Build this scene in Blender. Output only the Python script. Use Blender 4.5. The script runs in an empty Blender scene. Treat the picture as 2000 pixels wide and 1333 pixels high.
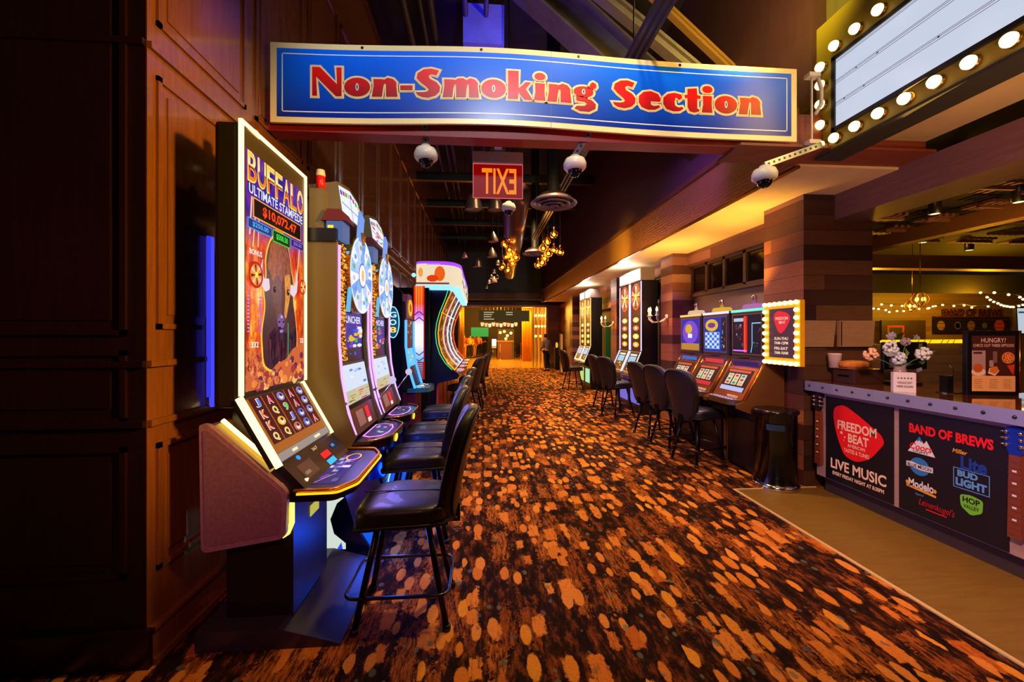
import bpy, bmesh, math, random
from mathutils import Vector as V, Matrix
PI = math.pi
sc = bpy.context.scene
COL = sc.collection
H = 1.55                                   # eye height
YAW = math.atan(60/800)
# ------------------------------------------------------------------ camera
cd = bpy.data.cameras.new('camera'); cam = bpy.data.objects.new('camera', cd); COL.objects.link(cam)
cd.sensor_width = 36; cd.lens = 800/2000*36; cd.shift_y = -11.5/2000; cd.clip_start = .05; cd.clip_end = 200
cam.location = (0, 0, H); cam.rotation_euler = (PI/2, 0, -YAW)
sc.camera = cam
vs = sc.view_settings
vs.view_transform = 'Standard'; vs.look = 'None'; vs.exposure = 0.0; vs.gamma = 1; vs.use_curve_mapping = False
# ------------------------------------------------------------------ world
w = bpy.data.worlds.new('world'); sc.world = w; w.use_nodes = True
w.node_tree.nodes['Background'].inputs[0].default_value = (.25, .14, .12, 1)
w.node_tree.nodes['Background'].inputs[1].default_value = .035
# ------------------------------------------------------------------ lamps of the place and added fill lights
def lin(c):
    return tuple((x/255/12.92 if x/255 <= .04045 else ((x/255+.055)/1.055)**2.4) for x in c)
def lamp(name, kind, loc, power, color=(255, 255, 255), aim=None, size=.1, spot=60, blend=.6, sizey=None):
    d = bpy.data.lights.new(name, kind); d.energy = power; d.color = lin(color)
    if kind == 'AREA':
        d.size = size
        if sizey: d.shape = 'RECTANGLE'; d.size_y = sizey
    elif kind == 'SPOT':
        d.spot_size = math.radians(spot); d.spot_blend = blend; d.shadow_soft_size = size
    else: d.shadow_soft_size = size
    o = bpy.data.objects.new(name, d); COL.objects.link(o); o.location = loc
    if aim is not None:
        o.rotation_euler = (V(aim)-V(loc)).to_track_quat('-Z', 'Y').to_euler()
    return o
WARM = (255, 207, 128)
for yy, p in ((2.2, 250), (4.6, 700), (7.0, 800), (9.6, 800), (12.6, 900), (15.6, 900)):
    lamp('aisle_spotlight', 'SPOT', (.9, yy, 4.9), p, WARM, (.7, yy+.5, 0), .12, 95, .8)
lamp('sign_fill', 'SPOT', (.2, -.4, 4.6), 420, (232, 240, 255), (.4, 3.0, 3.4), .15, 62, .5)  # unseen spot added above the camera to brighten the sign
lamp('machine_side_fill', 'SPOT', (-.2, -.9, 2.8), 170, (255, 140, 165), (-1.08, 2.1, .70), .2, 27, .9)  # unseen fill added behind the camera for the machine's side panel
for yy, p in ((5.3, 26), (8.3, 60), (11.4, 60), (14, 40)):
    lamp('soffit_downlight', 'SPOT', (3.05, yy, 2.97), p*3, (255, 214, 170), (3.15, yy, 0), .06, 120, .9)
for yy, p in ((8.4, 30), (11.6, 34)):
    lamp('soffit_glow', 'POINT', (3.0, yy, 2.82), p, (255, 235, 225), None, .1)
lamp('soffit_amber', 'SPOT', (3.0, 4.6, 1.95), 130, (255, 190, 80), (3.0, 4.9, 3.0), .1, 130, .9)
lamp('soffit_amber_far', 'SPOT', (3.0, 6.3, 1.95), 110, (255, 190, 90), (3.05, 6.6, 3.0), .1, 130, .9)
lamp('fascia_gold_light', 'SPOT', (1.5, 7.6, 3.1), 170, (255, 205, 50), (2.7, 7.8, 3.2), .05, 66, 1)
lamp('fascia_violet_light', 'SPOT', (1.3, 4.0, 4.2), 420, (150, 70, 255), (2.7, 5.2, 3.25), .1, 60, .9)
lamp('upper_wall_lamp', 'SPOT', (.6, 7.5, 3.6), 160, (255, 150, 120), (2.82, 8.5, 4.2), .1, 110, .9)
lamp('near_soffit_fill', 'SPOT', (3.25, 1.6, 2.0), 40, (255, 205, 120), (3.3, 2.2, 3.14), .1, 130, .9)  # unseen light added below the near soffit to brighten it
lamp('header_beam_fill', 'SPOT', (1.9, .9, 2.0), 120, (255, 170, 150), (3.64, 2.6, 3.0), .1, 80, .9)  # fill added in mid-air, lifts the bar's header beam
lamp('blue_ceiling_light', 'SPOT', (0, 3.7, 4.3), 260, (12, 24, 255), (.05, 5.2, 5.5), .05, 34, .5)
lamp('wall_amber_left', 'SPOT', (2.5, .7, 2.75), 1150, (255, 186, 74), (-1.56, 2.2, 2.1), .16, 44, .8)
lamp('wall_violet_left', 'SPOT', (-1.6, .6, 1.9), 10, (255, 40, 150), (-2.2, 2.04, 1.75), .1, 60, 1)
lamp('beam_fill', 'SPOT', (2.0, 2.6, 3.7), 260, (255, 205, 110), (1.9, 4.6, 5.2), .1, 110, .9)  # unseen fill added near the marquee for the roof steel
lamp('plaster_fill', 'SPOT', (2.1, 2.7, 4.25), 170, (250, 225, 90), (2.85, 3.7, 4.5), .1, 120, .9)  # added fill that lightens the olive upper wall
lamp('violet_beam_light', 'SPOT', (.2, 3.7, 3.6), 200, (110, 70, 255), (1.0, 5.0, 5.4), .1, 60, .9)
lamp('beam_red_light', 'SPOT', (.9, 2.3, 2.55), 9, (255, 110, 90), (.9, 3.1, 3.12), .1, 70, .9)
lamp('counter_fill_light', 'SPOT', (1.2, .7, 2.6), 460, (255, 190, 170), (3.4, 3.0, .5), .15, 70, .8)  # unseen spot added to brighten the counter front
lamp('bar_room_lamp', 'POINT', (7.5, 7.6, 2.3), 150, (255, 180, 30), None, .2)
lamp('bar_room_lamp', 'POINT', (11, 8.2, 2.3), 130, (255, 180, 30), None, .2)
lamp('bar_trellis_fill', 'SPOT', (6.2, 4.4, 2.0), 90, (255, 180, 80), (6.4, 4.6, 3.3), .1, 150, 1)  # unseen fill added to brighten the ceiling slats
lamp('bar_counter_lamp', 'SPOT', (4.6, 3.2, 2.6), 26, (255, 200, 120), (4.2, 3.2, 1), .1, 120, .9)
lamp('lobby_lamp', 'POINT', (1.0, 23, 3.1), 1500, (255, 170, 50), None, .3)
lamp('lobby_lamp', 'POINT', (2.4, 20.8, 2.6), 420, (255, 180, 60), None, .2)
lamp('lobby_lamp', 'POINT', (-2, 22.5, 2.6), 420, (255, 160, 60), None, .3)

# ------------------------------------------------------------------ materials
MC = {}
class NT:
    def __init__(s, name):
        s.m = bpy.data.materials.new(name); s.m.use_nodes = True
        s.t = s.m.node_tree; s.b = s.t.nodes['Principled BSDF']; s.out = s.t.nodes['Material Output']
    def n(s, typ, **kw):
        nd = s.t.nodes.new(typ)
        for k, v in kw.items():
            if k.startswith('i_'):
                key = k[2:]; key = int(key) if key.isdigit() else key.replace('_', ' ')
                inp = nd.inputs[key]
                if hasattr(v, 'is_output') or isinstance(v, bpy.types.NodeSocket): s.t.links.new(v, inp)
                else: inp.default_value = v
            else: setattr(nd, k, v)
        return nd
    def l(s, a, b): s.t.links.new(a, b)
    def math(s, op, a, b=0.0, c=None, clamp=False):
        nd = s.t.nodes.new('ShaderNodeMath'); nd.operation = op; nd.use_clamp = clamp
        for i, x in enumerate((a, b) if c is None else (a, b, c)):
            if isinstance(x, bpy.types.NodeSocket): s.l(x, nd.inputs[i])
            else: nd.inputs[i].default_value = x
        return nd.outputs[0]
    def pos(s):
        return s.n('ShaderNodeNewGeometry').outputs['Position']
    def obj(s):
        return s.n('ShaderNodeTexCoord').outputs['Object']
    def mul(s, v, sc3, off=(0, 0, 0)):
        nd = s.n('ShaderNodeMapping'); s.l(v, nd.inputs[0]); nd.inputs['Scale'].default_value = sc3; nd.inputs['Location'].default_value = off
        return nd.outputs[0]
    def noise(s, v, scale, detail=4, rough=.6, out=0):
        nd = s.n('ShaderNodeTexNoise'); s.l(v, nd.inputs['Vector']); nd.inputs['Scale'].default_value = scale
        nd.inputs['Detail'].default_value = detail; nd.inputs['Roughness'].default_value = rough
        return nd.outputs[out]
    def ramp(s, f, pts, const=False):
        nd = s.n('ShaderNodeValToRGB'); s.l(f, nd.inputs[0]); cr = nd.color_ramp
        if const: cr.interpolation = 'CONSTANT'
        while len(cr.elements) < len(pts): cr.elements.new(.5)
        for e, (p, c) in zip(cr.elements, pts):
            e.position = p; e.color = (*lin(c), 1)
        return nd.outputs[0]
    def mix(s, f, a, b, mode='MIX'):
        nd = s.n('ShaderNodeMix', data_type='RGBA', blend_type=mode)
        for i, x in ((0, f), (6, a), (7, b)):
            if isinstance(x, bpy.types.NodeSocket): s.l(x, nd.inputs[i])
            elif i == 0: nd.inputs[0].default_value = x
            else: nd.inputs[i].default_value = (*lin(x), 1)
        return nd.outputs[2]
    def smooth(s, x, lo, hi):
        nd = s.n('ShaderNodeMapRange', interpolation_type='SMOOTHSTEP'); s.l(x, nd.inputs[0])
        nd.inputs[1].default_value = lo; nd.inputs[2].default_value = hi
        return nd.outputs[0]
    def bump(s, h, strength=.3, dist=.01):
        nd = s.n('ShaderNodeBump'); s.l(h, nd.inputs['Height']); nd.inputs['Strength'].default_value = strength; nd.inputs['Distance'].default_value = dist
        s.l(nd.outputs[0], s.b.inputs['Normal'])
    def set(s, col=None, rough=None, metal=None, em=None, es=None, coat=None, spec=None):
        def put(k, v):
            if isinstance(v, bpy.types.NodeSocket): s.l(v, s.b.inputs[k])
            elif isinstance(v, tuple): s.b.inputs[k].default_value = (*lin(v), 1)
            else: s.b.inputs[k].default_value = v
        for k, v in (('Base Color', col), ('Roughness', rough), ('Metallic', metal), ('Emission Color', em), ('Emission Strength', es), ('Coat Weight', coat), ('Specular IOR Level', spec)):
            if v is not None: put(k, v)
        return s.m
def M(name, col, rough=.5, metal=0.0, coat=None, nz=0, spec=None):
    k = (name, col, rough, metal, coat)
    if k not in MC:
        t = NT(name)
        c = col
        if nz:
            c = t.mix(t.noise(t.obj(), nz, 5), tuple(int(x*.72) for x in col), tuple(min(255, int(x*1.2)) for x in col))
        t.set(c, rough, metal, coat=coat, spec=spec)
        MC[k] = t.m
    return MC[k]
def E(col, s=1.0, name='lit'):
    k = ('E', col, s)
    if k not in MC:
        t = NT('%s_%d_%d_%d' % ((name,)+tuple(col)))
        t.set((6, 6, 6), .45, 0, col, s, spec=.12); MC[k] = t.m
    return MC[k]
def wood(name, a, b, rough=.35, scale=(14, 14, 1.2), axis='obj', coat=None, bumps=.15):
    t = NT(name); v = t.mul(t.pos(), scale)
    f = t.noise(v, 3.0, 7, .65); g = t.noise(t.mul(t.pos(), tuple(x*4 for x in scale)), 5, 3, .6)
    c = t.mix(f, a, b); c = t.mix(.35, c, t.mix(g, (0, 0, 0), (200, 190, 180)), 'OVERLAY')
    t.bump(g, bumps, .004); return t.set(c, rough, 0, coat=coat)
def planks(name, cols, h=.155, L=1.1, rough=.5):
    t = NT(name); p = t.pos(); sp = t.n('ShaderNodeSeparateXYZ'); t.l(p, sp.inputs[0])
    row = t.math('FLOOR', t.math('DIVIDE', sp.outputs[2], h))
    along = t.math('ADD', sp.outputs[0], sp.outputs[1])
    wn = t.n('ShaderNodeTexWhiteNoise', noise_dimensions='1D'); t.l(row, wn.inputs['W'])
    colx = t.math('FLOOR', t.math('ADD', t.math('DIVIDE', along, L), t.math('MULTIPLY', wn.outputs[0], 7.0)))
    cb = t.n('ShaderNodeCombineXYZ'); t.l(row, cb.inputs[0]); t.l(colx, cb.inputs[1])
    w2 = t.n('ShaderNodeTexWhiteNoise', noise_dimensions='2D'); t.l(cb.outputs[0], w2.inputs['Vector'])
    k = len(cols); base = t.ramp(w2.outputs[0], [(i/k, c) for i, c in enumerate(cols)], True)
    g = t.noise(t.mul(p, (3, 3, 40)), 4, 7, .7)
    c = t.mix(.75, base, t.mix(g, (20, 16, 14), (235, 225, 215)), 'OVERLAY')
    fr = t.math('FRACT', t.math('DIVIDE', sp.outputs[2], h))
    gap = t.math('GREATER_THAN', t.math('ABSOLUTE', t.math('SUBTRACT', fr, .5)), .487)
    c = t.mix(gap, c, (14, 9, 8)); t.bump(g, .25, .004)
    return t.set(c, rough)
def carpet():
    t = NT('patterned_carpet'); p = t.pos()
    wob = t.noise(p, 26, 4, .7, 1)
    def layer(sx, sy, off, metric, thr, prob, rnd=.85, chan=0, edge=.30):
        v = t.mul(p, (1/sx, 1/sy, 1), off)
        nd = t.n('ShaderNodeTexVoronoi', voronoi_dimensions='2D', feature='F1', distance=metric)
        vv = t.n('ShaderNodeVectorMath', operation='SCALE'); t.l(wob, vv.inputs[0]); vv.inputs[3].default_value = edge
        va = t.n('ShaderNodeVectorMath', operation='ADD'); t.l(v, va.inputs[0]); t.l(vv.outputs[0], va.inputs[1])
        t.l(va.outputs[0], nd.inputs['Vector']); nd.inputs['Scale'].default_value = 1; nd.inputs['Randomness'].default_value = rnd
        sp = t.n('ShaderNodeSeparateColor'); t.l(nd.outputs['Color'], sp.inputs[0])
        tv = t.math('MULTIPLY_ADD', sp.outputs[2], -.20, thr+.05)
        msk = t.smooth(t.math('SUBTRACT', nd.outputs['Distance'], tv), .02, -.05)
        on = t.math('LESS_THAN', sp.outputs[chan], prob)
        return t.math('MULTIPLY', msk, on), sp
    fine = t.noise(p, 60, 6, .75); med = t.noise(t.mul(p, (9, 3.0, 1)), 2.2, 6, .7)
    streak = t.noise(t.mul(p, (30, 5, 1)), 2.0, 6, .75)
    c = t.ramp(med, [(.36, (18, 9, 9)), (.50, (46, 22, 13)), (.58, (104, 52, 22)), (.70, (160, 84, 34))])
    # smeared brown columns, then rectangles, ellipses and small specks
    m0, s0 = layer(.16, .52, (3.1, .4, 0), 'CHEBYCHEV', .40, .6, .8, 0, .9)
    m0 = t.math('MULTIPLY', m0, t.smooth(streak, .40, .60))
    c = t.mix(m0, c, t.ramp(s0.outputs[1], [(0, (150, 76, 26)), (.6, (190, 108, 40))]))
    m1, s1 = layer(.115, .26, (.3, 7.7, 0), 'CHEBYCHEV', .36, .40, .9, 0, .45)
    m1 = t.math('MULTIPLY', m1, t.smooth(streak, .30, .48))
    c = t.mix(m1, c, t.ramp(s1.outputs[1], [(0, (208, 124, 44)), (.5, (222, 146, 60)), (1, (190, 98, 34))]))
    m2, s2 = layer(.085, .21, (5.3, 1.7, 0), 'EUCLIDEAN', .38, .36, 1, 0, .22)
    c = t.mix(t.math('MULTIPLY', m2, t.smooth(streak, .22, .40)), c, t.ramp(s2.outputs[1], [(0, (220, 150, 66)), (.6, (206, 124, 44)), (1, (226, 164, 52))]))
    m3, s3 = layer(.06, .09, (2.3, 9.7, 0), 'EUCLIDEAN', .26, .14, 1, 0, .1)
    c = t.mix(t.math('MULTIPLY', m3, .7), c, t.ramp(s3.outputs[1], [(0, (92, 104, 110)), (.5, (120, 122, 92)), (1, (86, 92, 120))]))
    c = t.mix(.8, c, t.mix(fine, (30, 24, 20), (230, 222, 215)), 'OVERLAY')
    t.bump(fine, .5, .01)
    return t.set(c, .95, spec=.1)
# ------------------------------------------------------------------ geometry helpers
class F:                                     # a flat frame: origin, right, up; its normal looks at the viewer
    def __init__(s, o, u, v):
        s.o = V(o); s.u = V(u).normalized(); s.v = V(v).normalized(); s.n = s.u.cross(s.v)
    def p(s, a, b, h=0.0): return s.o + s.u*a + s.v*b + s.n*h
TX = {}
def textmesh(s, bold=0.0, shear=0.0):
    k = (s, bold, shear)
    if k not in TX:
        c = bpy.data.curves.new('tmp', 'FONT'); c.body = s; c.size = 1; c.offset = bold; c.shear = shear
        c.resolution_u = 3; c.fill_mode = 'FRONT'; c.align_x = 'LEFT'
        o = bpy.data.objects.new('tmp', c); COL.objects.link(o)
        bpy.context.view_layer.update()
        me = o.to_mesh()
        vs_ = [v.co.copy() for v in me.vertices]; fs = [tuple(q.vertices) for q in me.polygons]
        o.to_mesh_clear(); bpy.data.objects.remove(o); bpy.data.curves.remove(c)
        x0 = min((v.x for v in vs_), default=0); x1 = max((v.x for v in vs_), default=1)
        y0 = min((v.y for v in vs_), default=0); y1 = max((v.y for v in vs_), default=1)
        TX[k] = ([(v.x-x0, v.y-y0) for v in vs_], fs, x1-x0, y1-y0)
    return TX[k]
EPS = .0012
class MB:
    def __init__(s, xf=None): s.v = []; s.f = []; s.m = []; s.sm = []; s.mats = []; s.xf = xf
    def mi(s, m):
        if m not in s.mats: s.mats.append(m)
        return s.mats.index(m)
    def add(s, vs_, fs, m, smooth=False):
        b = len(s.v); i = s.mi(m)
        s.v += [tuple(v) for v in vs_]
        for f in fs: s.f.append(tuple(b+k for k in f)); s.m.append(i); s.sm.append(smooth)
        return s
    def box(s, x0, x1, y0, y1, z0, z1, m, bev=0.0):
        if x0 > x1: x0, x1 = x1, x0
        if y0 > y1: y0, y1 = y1, y0
        if z0 > z1: z0, z1 = z1, z0
        if bev:
            bm = bmesh.new(); bmesh.ops.create_cube(bm, size=1)
            for v in bm.verts: v.co = V((x0+(v.co.x+.5)*(x1-x0), y0+(v.co.y+.5)*(y1-y0), z0+(v.co.z+.5)*(z1-z0)))
            bmesh.ops.bevel(bm, geom=bm.edges[:], offset=bev, segments=2, affect='EDGES', profile=.6)
            bm.verts.index_update()
            s.add([v.co[:] for v in bm.verts], [[v.index for v in f.verts] for f in bm.faces], m); bm.free(); return s
        P = [(x, y, z) for x in (x0, x1) for y in (y0, y1) for z in (z0, z1)]
        return s.add(P, [(0, 1, 3, 2), (4, 6, 7, 5), (0, 4, 5, 1), (2, 3, 7, 6), (0, 2, 6, 4), (1, 5, 7, 3)], m)
    def tube(s, pts, r, m, n=8, closed=False, caps=True):
        pts = [V(p) for p in pts]; N = len(pts); vs_ = []; fs = []; up = None
        rs = r if isinstance(r, (list, tuple)) else [r]*N
        for i in range(N):
            if closed: t = (pts[(i+1) % N]-pts[i-1]).normalized()
            else: t = (pts[min(i+1, N-1)]-pts[max(i-1, 0)]).normalized()
            if up is None: up = V((0, 0, 1)) if abs(t.z) < .9 else V((1, 0, 0))
            a = t.cross(up).normalized(); b = a.cross(t).normalized(); up = b
            vs_ += [pts[i]+a*math.cos(2*PI*k/n)*rs[i]+b*math.sin(2*PI*k/n)*rs[i] for k in range(n)]
        for i in range(N if closed else N-1):
            j = (i+1) % N
            fs += [(i*n+k, i*n+(k+1) % n, j*n+(k+1) % n, j*n+k) for k in range(n)]
        if caps and not closed: fs += [tuple(range(n-1, -1, -1)), tuple(range((N-1)*n, N*n))]
        return s.add(vs_, fs, m, True)
    def lathe(s, prof, c, m, n=20, axis=(0, 0, 1), caps=False):
        ax = V(axis).normalized(); a = ax.orthogonal().normalized(); b = ax.cross(a); c = V(c)
        vs_ = [c+ax*z+(a*math.cos(2*PI*k/n)+b*math.sin(2*PI*k/n))*r for r, z in prof for k in range(n)]
        fs = [(i*n+k, i*n+(k+1) % n, (i+1)*n+(k+1) % n, (i+1)*n+k) for i in range(len(prof)-1) for k in range(n)]
        if caps: fs += [tuple(range(n-1, -1, -1)), tuple(range((len(prof)-1)*n, len(prof)*n))]
        return s.add(vs_, fs, m, True)
    def ball(s, c, r, m, n=12, sz=1.0):
        return s.lathe([(max(1e-4, r*math.sin(PI*i/8)), -r*sz*math.cos(PI*i/8)) for i in range(9)], c, m, n)
    def prism(s, pts, fr, th, m, h0=0.0, mside=None):      # outline in a frame, thickness backwards from h0
        n = len(pts)
        vs_ = [fr.p(a, b, h0) for a, b in pts]+[fr.p(a, b, h0-th) for a, b in pts]
        s.add(vs_, [tuple(range(n)), tuple(range(2*n-1, n-1, -1))], m)
        return s.add(vs_, [(i, n+i, n+(i+1) % n, (i+1) % n) for i in range(n)], mside or m)
    def poly(s, fr, pts, m, L=1): return s.add([fr.p(a, b, L*EPS) for a, b in pts], [tuple(range(len(pts)))], m)
    def rect(s, fr, a0, b0, a1, b1, m, L=1): return s.poly(fr, [(a0, b0), (a1, b0), (a1, b1), (a0, b1)], m, L)
    def frame(s, fr, a0, b0, a1, b1, w, m, L=1):
        s.rect(fr, a0, b0, a1, b0+w, m, L); s.rect(fr, a0, b1-w, a1, b1, m, L)
        s.rect(fr, a0, b0+w, a0+w, b1-w, m, L); s.rect(fr, a1-w, b0+w, a1, b1-w, m, L); return s
    def ell(s, fr, a, b, ra, rb, m, L=1, n=24, t0=0, t1=2*PI):
        pts = [(a+ra*math.cos(t0+(t1-t0)*i/n), b+rb*math.sin(t0+(t1-t0)*i/n)) for i in range(n+(t1-t0 < 6.28))]
        if t1-t0 < 6.28: pts.append((a, b))
        return s.poly(fr, pts, m, L)
    def ring(s, fr, a, b, ra, rb, w, m, L=1, n=28):
        vs_ = []
        for i in range(n):
            c, d = math.cos(2*PI*i/n), math.sin(2*PI*i/n)
            vs_ += [fr.p(a+ra*c, b+rb*d, L*EPS), fr.p(a+(ra-w)*c, b+(rb-w)*d, L*EPS)]
        return s.add(vs_, [(2*i, 2*((i+1) % n), 2*((i+1) % n)+1, 2*i+1) for i in range(n)], m)
    def text(s, fr, txt, a, b, w, h, m, L=1, bold=0.0, mirror=False, shear=0.0, align='c'):   # fitted into w x h around (a, b)
        P, fs, tw, th = textmesh(txt, bold, shear)
        if w is None: w = h*tw/th
        kx, ky = w/tw, h/th; ax = a-(w/2 if align == 'c' else 0)
        return s.add([fr.p((ax+x*kx) if not mirror else (ax+w-x*kx), b-h/2+y*ky, L*EPS) for x, y in P], fs, m)
    def cushion(s, c, sz, m, k=6.0, n=9, deform=None):
        vs_ = []; fs = []; cx = V(c); idx = {}
        def pt(q):
            key = tuple(round(x, 5) for x in q)
            if key not in idx:
                d = sum(abs(x)**k for x in q)**(1/k); p = V(q)/d
                p = V((p.x*sz[0], p.y*sz[1], p.z*sz[2]))
                if deform: p = deform(p)
                idx[key] = len(vs_); vs_.append(p+cx)
            return idx[key]
        g = [-1+2*i/n for i in range(n+1)]
        for ax in range(3):
            for sg in (-1, 1):
                for i in range(n):
                    for j in range(n):
                        qs = []
                        for (a, b) in ((g[i], g[j]), (g[i+1], g[j]), (g[i+1], g[j+1]), (g[i], g[j+1])):
                            q = [0, 0, 0]; q[ax] = sg; q[(ax+1) % 3] = a; q[(ax+2) % 3] = b; qs.append(pt(q))
                        fs.append(tuple(qs) if sg > 0 else tuple(reversed(qs)))
        return s.add(vs_, fs, m, True)
    def build(s, name, parent=None, loc=None, rz=0, kind=None):
        me = bpy.data.meshes.new(name); me.from_pydata(s.v, [], s.f)
        for m in s.mats: me.materials.append(m)
        me.polygons.foreach_set('material_index', s.m); me.polygons.foreach_set('use_smooth', s.sm); me.update()
        o = bpy.data.objects.new(name, me); COL.objects.link(o)
        if parent is not None: o.parent = parent
        if loc is not None: o.location = loc
        if rz: o.rotation_euler = (0, 0, rz)
        if kind: o['kind'] = kind
        return o
def tag(o, label, cat, group=None, kind=None):
    o['label'] = label; o['category'] = cat
    if group: o['group'] = group
    if kind: o['kind'] = kind
    return o
def thing(name, label, cat, loc=(0, 0, 0), rz=0, group=None):
    o = bpy.data.objects.new(name, None); COL.objects.link(o); o.location = loc; o.rotation_euler = (0, 0, rz)
    o.empty_display_size = .1
    return tag(o, label, cat, group)
def dup(root, loc, rz=0, label=None, group=None):
    def cp(o, par):
        c = o.copy(); COL.objects.link(c)
        if par is not None: c.parent = par
        for ch in [x for x in KIDS.get(o.name, [])]: cp(ch, c)
        return c
    KIDS = {}
    for o in bpy.data.objects:
        if o.parent: KIDS.setdefault(o.parent.name, []).append(o)
    r = cp(root, None); r.location = loc; r.rotation_euler = (0, 0, rz)
    if label: r['label'] = label
    if group: r['group'] = group
    return r
def struct(mb, name): return mb.build(name, kind='structure')
def boxs(name, x0, x1, y0, y1, z0, z1, m): return struct(MB().box(x0, x1, y0, y1, z0, z1, m), name)
FX = lambda x, y, z: F((x, y, z), (0, 1, 0), (0, 0, 1))       # looks to +x
FNX = lambda x, y, z: F((x, y, z), (0, -1, 0), (0, 0, 1))     # looks to -x
FNY = lambda x, y, z: F((x, y, z), (1, 0, 0), (0, 0, 1))      # looks to -y
def rnd_poly(pts, r, seg=4):
    out = []; n = len(pts)
    for i in range(n):
        p = V(pts[i]); a = V(pts[i-1]); b = V(pts[(i+1) % n])
        ra = min(r, (a-p).length*.45, (b-p).length*.45)
        s0 = p+(a-p).normalized()*ra; s1 = p+(b-p).normalized()*ra
        for k in range(seg+1):
            t = k/seg; q = s0*(1-t)**2+p*2*t*(1-t)+s1*t*t; out.append((q.x, q.y))
    return out

# common materials
BLK = M('black_plastic', (14, 13, 14), .35); BLK2 = M('dark_metal', (24, 22, 24), .3, .6)
LEA = M('black_leather', (26, 23, 27), .42, 0, .15, 40); LEA2 = M('vinyl_welt', (12, 11, 12), .5)
STEEL = M('brushed_steel', (150, 150, 158), .3, 1.0); WHT = M('white_enamel', (205, 200, 190), .4)
GOLD = M('gold_trim', (196, 138, 48), .25, 1.0); CHR = M('chrome', (210, 208, 215), .12, 1.0)
# ================================================================== the room
m_floor = carpet()
struct(MB().add([(-1.56, .3, 0), (2.53, .3, 0), (2.53, 3.92, 0), (2.53, 19.2, 0), (-1.56, 19.2, 0), (-1.56, 3.92, 0)], [(0, 1, 2, 5), (5, 2, 3, 4)], m_floor)
       .add([(2.53, 3.92, 0), (3.9, 3.92, 0), (3.9, 19.2, 0), (2.53, 19.2, 0)], [(0, 1, 2, 3)], m_floor)
       .add([(-4, .3, 0), (-1.56, .3, 0), (-1.56, 2.04, 0), (-4, 2.04, 0)], [(0, 1, 2, 3)], m_floor), 'floor')
m_tile = wood('wood_look_tile', (98, 72, 26), (156, 120, 52), .38, (1.2, 12, 1), bumps=.08)
struct(MB().box(2.53, 14, .3, 3.92, -.05, .002, m_tile).box(3.9, 14, 3.92, 9.6, -.05, .002, m_tile), 'floor')
boxs('trim_1', 2.515, 2.54, .3, 3.935, 0, .008, M('pale_edge_strip', (206, 176, 120), .5))
boxs('trim_2', 2.54, 3.4, 3.92, 3.935, 0, .008, M('pale_edge_strip', (206, 176, 120), .5))
m_lobby = M('polished_lobby_floor', (232, 176, 84), .22, 0, .6, 3)
boxs('floor', -6, 8, 19.2, 34, -.05, .001, m_lobby)
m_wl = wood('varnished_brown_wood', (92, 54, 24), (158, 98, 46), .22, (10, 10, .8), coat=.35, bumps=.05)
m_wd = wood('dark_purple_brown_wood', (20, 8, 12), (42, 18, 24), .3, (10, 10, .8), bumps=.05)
# left wall with raised frames
def panelled(name, fr, L, top, m, cells, z0=0):
    mb = MB(); q = fr.p
    mb.prism([(0, z0), (L, z0), (L, top), (0, top)], fr, .12, m)
    for a0, a1, b0, b1 in cells:
        for (x0, y0, x1, y1) in ((a0, b0, a1, b0+.025), (a0, b1-.025, a1, b1), (a0, b0, a0+.025, b1), (a1-.025, b0, a1, b1)):
            mb.prism([(x0, y0), (x1, y0), (x1, y1), (x0, y1)], fr, .02, m, .014)
        mb.prism([(a0+.07, b0+.07), (a1-.07, b0+.07), (a1-.07, b1-.07), (a0+.07, b1-.07)], fr, .01, m, .007)
    for z in (1.12, 1.40, 2.90):
        mb.prism([(0, z), (L, z), (L, z+.03), (0, z+.03)], fr, .02, m, .02)
    return struct(mb, name)
cells = []
a = .05
while a < 16.5:
    cells += [(a, a+.74, .42, 1.03), (a, a+.74, 1.58, 2.80), (a, a+.74, 3.04, 5.0)]
    a += .86
panelled('wall_left', FX(-1.56, 2.04, 0), 17.2, 6.2, m_wl, cells)
cells = []
a = 0.08
while a < 3:
    cells += [(3.0-a-.62, 3.0-a, .42, 1.03), (3.0-a-.62, 3.0-a, 1.55, 5.2), (3.0-a-.62, 3.0-a, 1.14, 1.48)]; a += .74
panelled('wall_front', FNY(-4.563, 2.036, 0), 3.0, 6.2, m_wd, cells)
bb = MB().box(-1.56, -1.535, 2.04, 19, 0, .16, m_wl).box(-1.56, -1.525, 2.04, 19, .16, .18, m_wl).box(-1.56, -1.52, 2.04, 19, 0, .03, m_wl)
struct(bb, 'baseboard_left')
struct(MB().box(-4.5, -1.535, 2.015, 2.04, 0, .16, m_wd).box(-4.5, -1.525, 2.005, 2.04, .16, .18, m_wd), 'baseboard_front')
# ceiling, dark, open structure
m_ceil = M('black_ceiling', (22, 20, 26), .8, 0, None, 2)
boxs('ceiling', -4.6, 14, -.5, 19.2, 6.2, 6.3, m_ceil)
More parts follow.
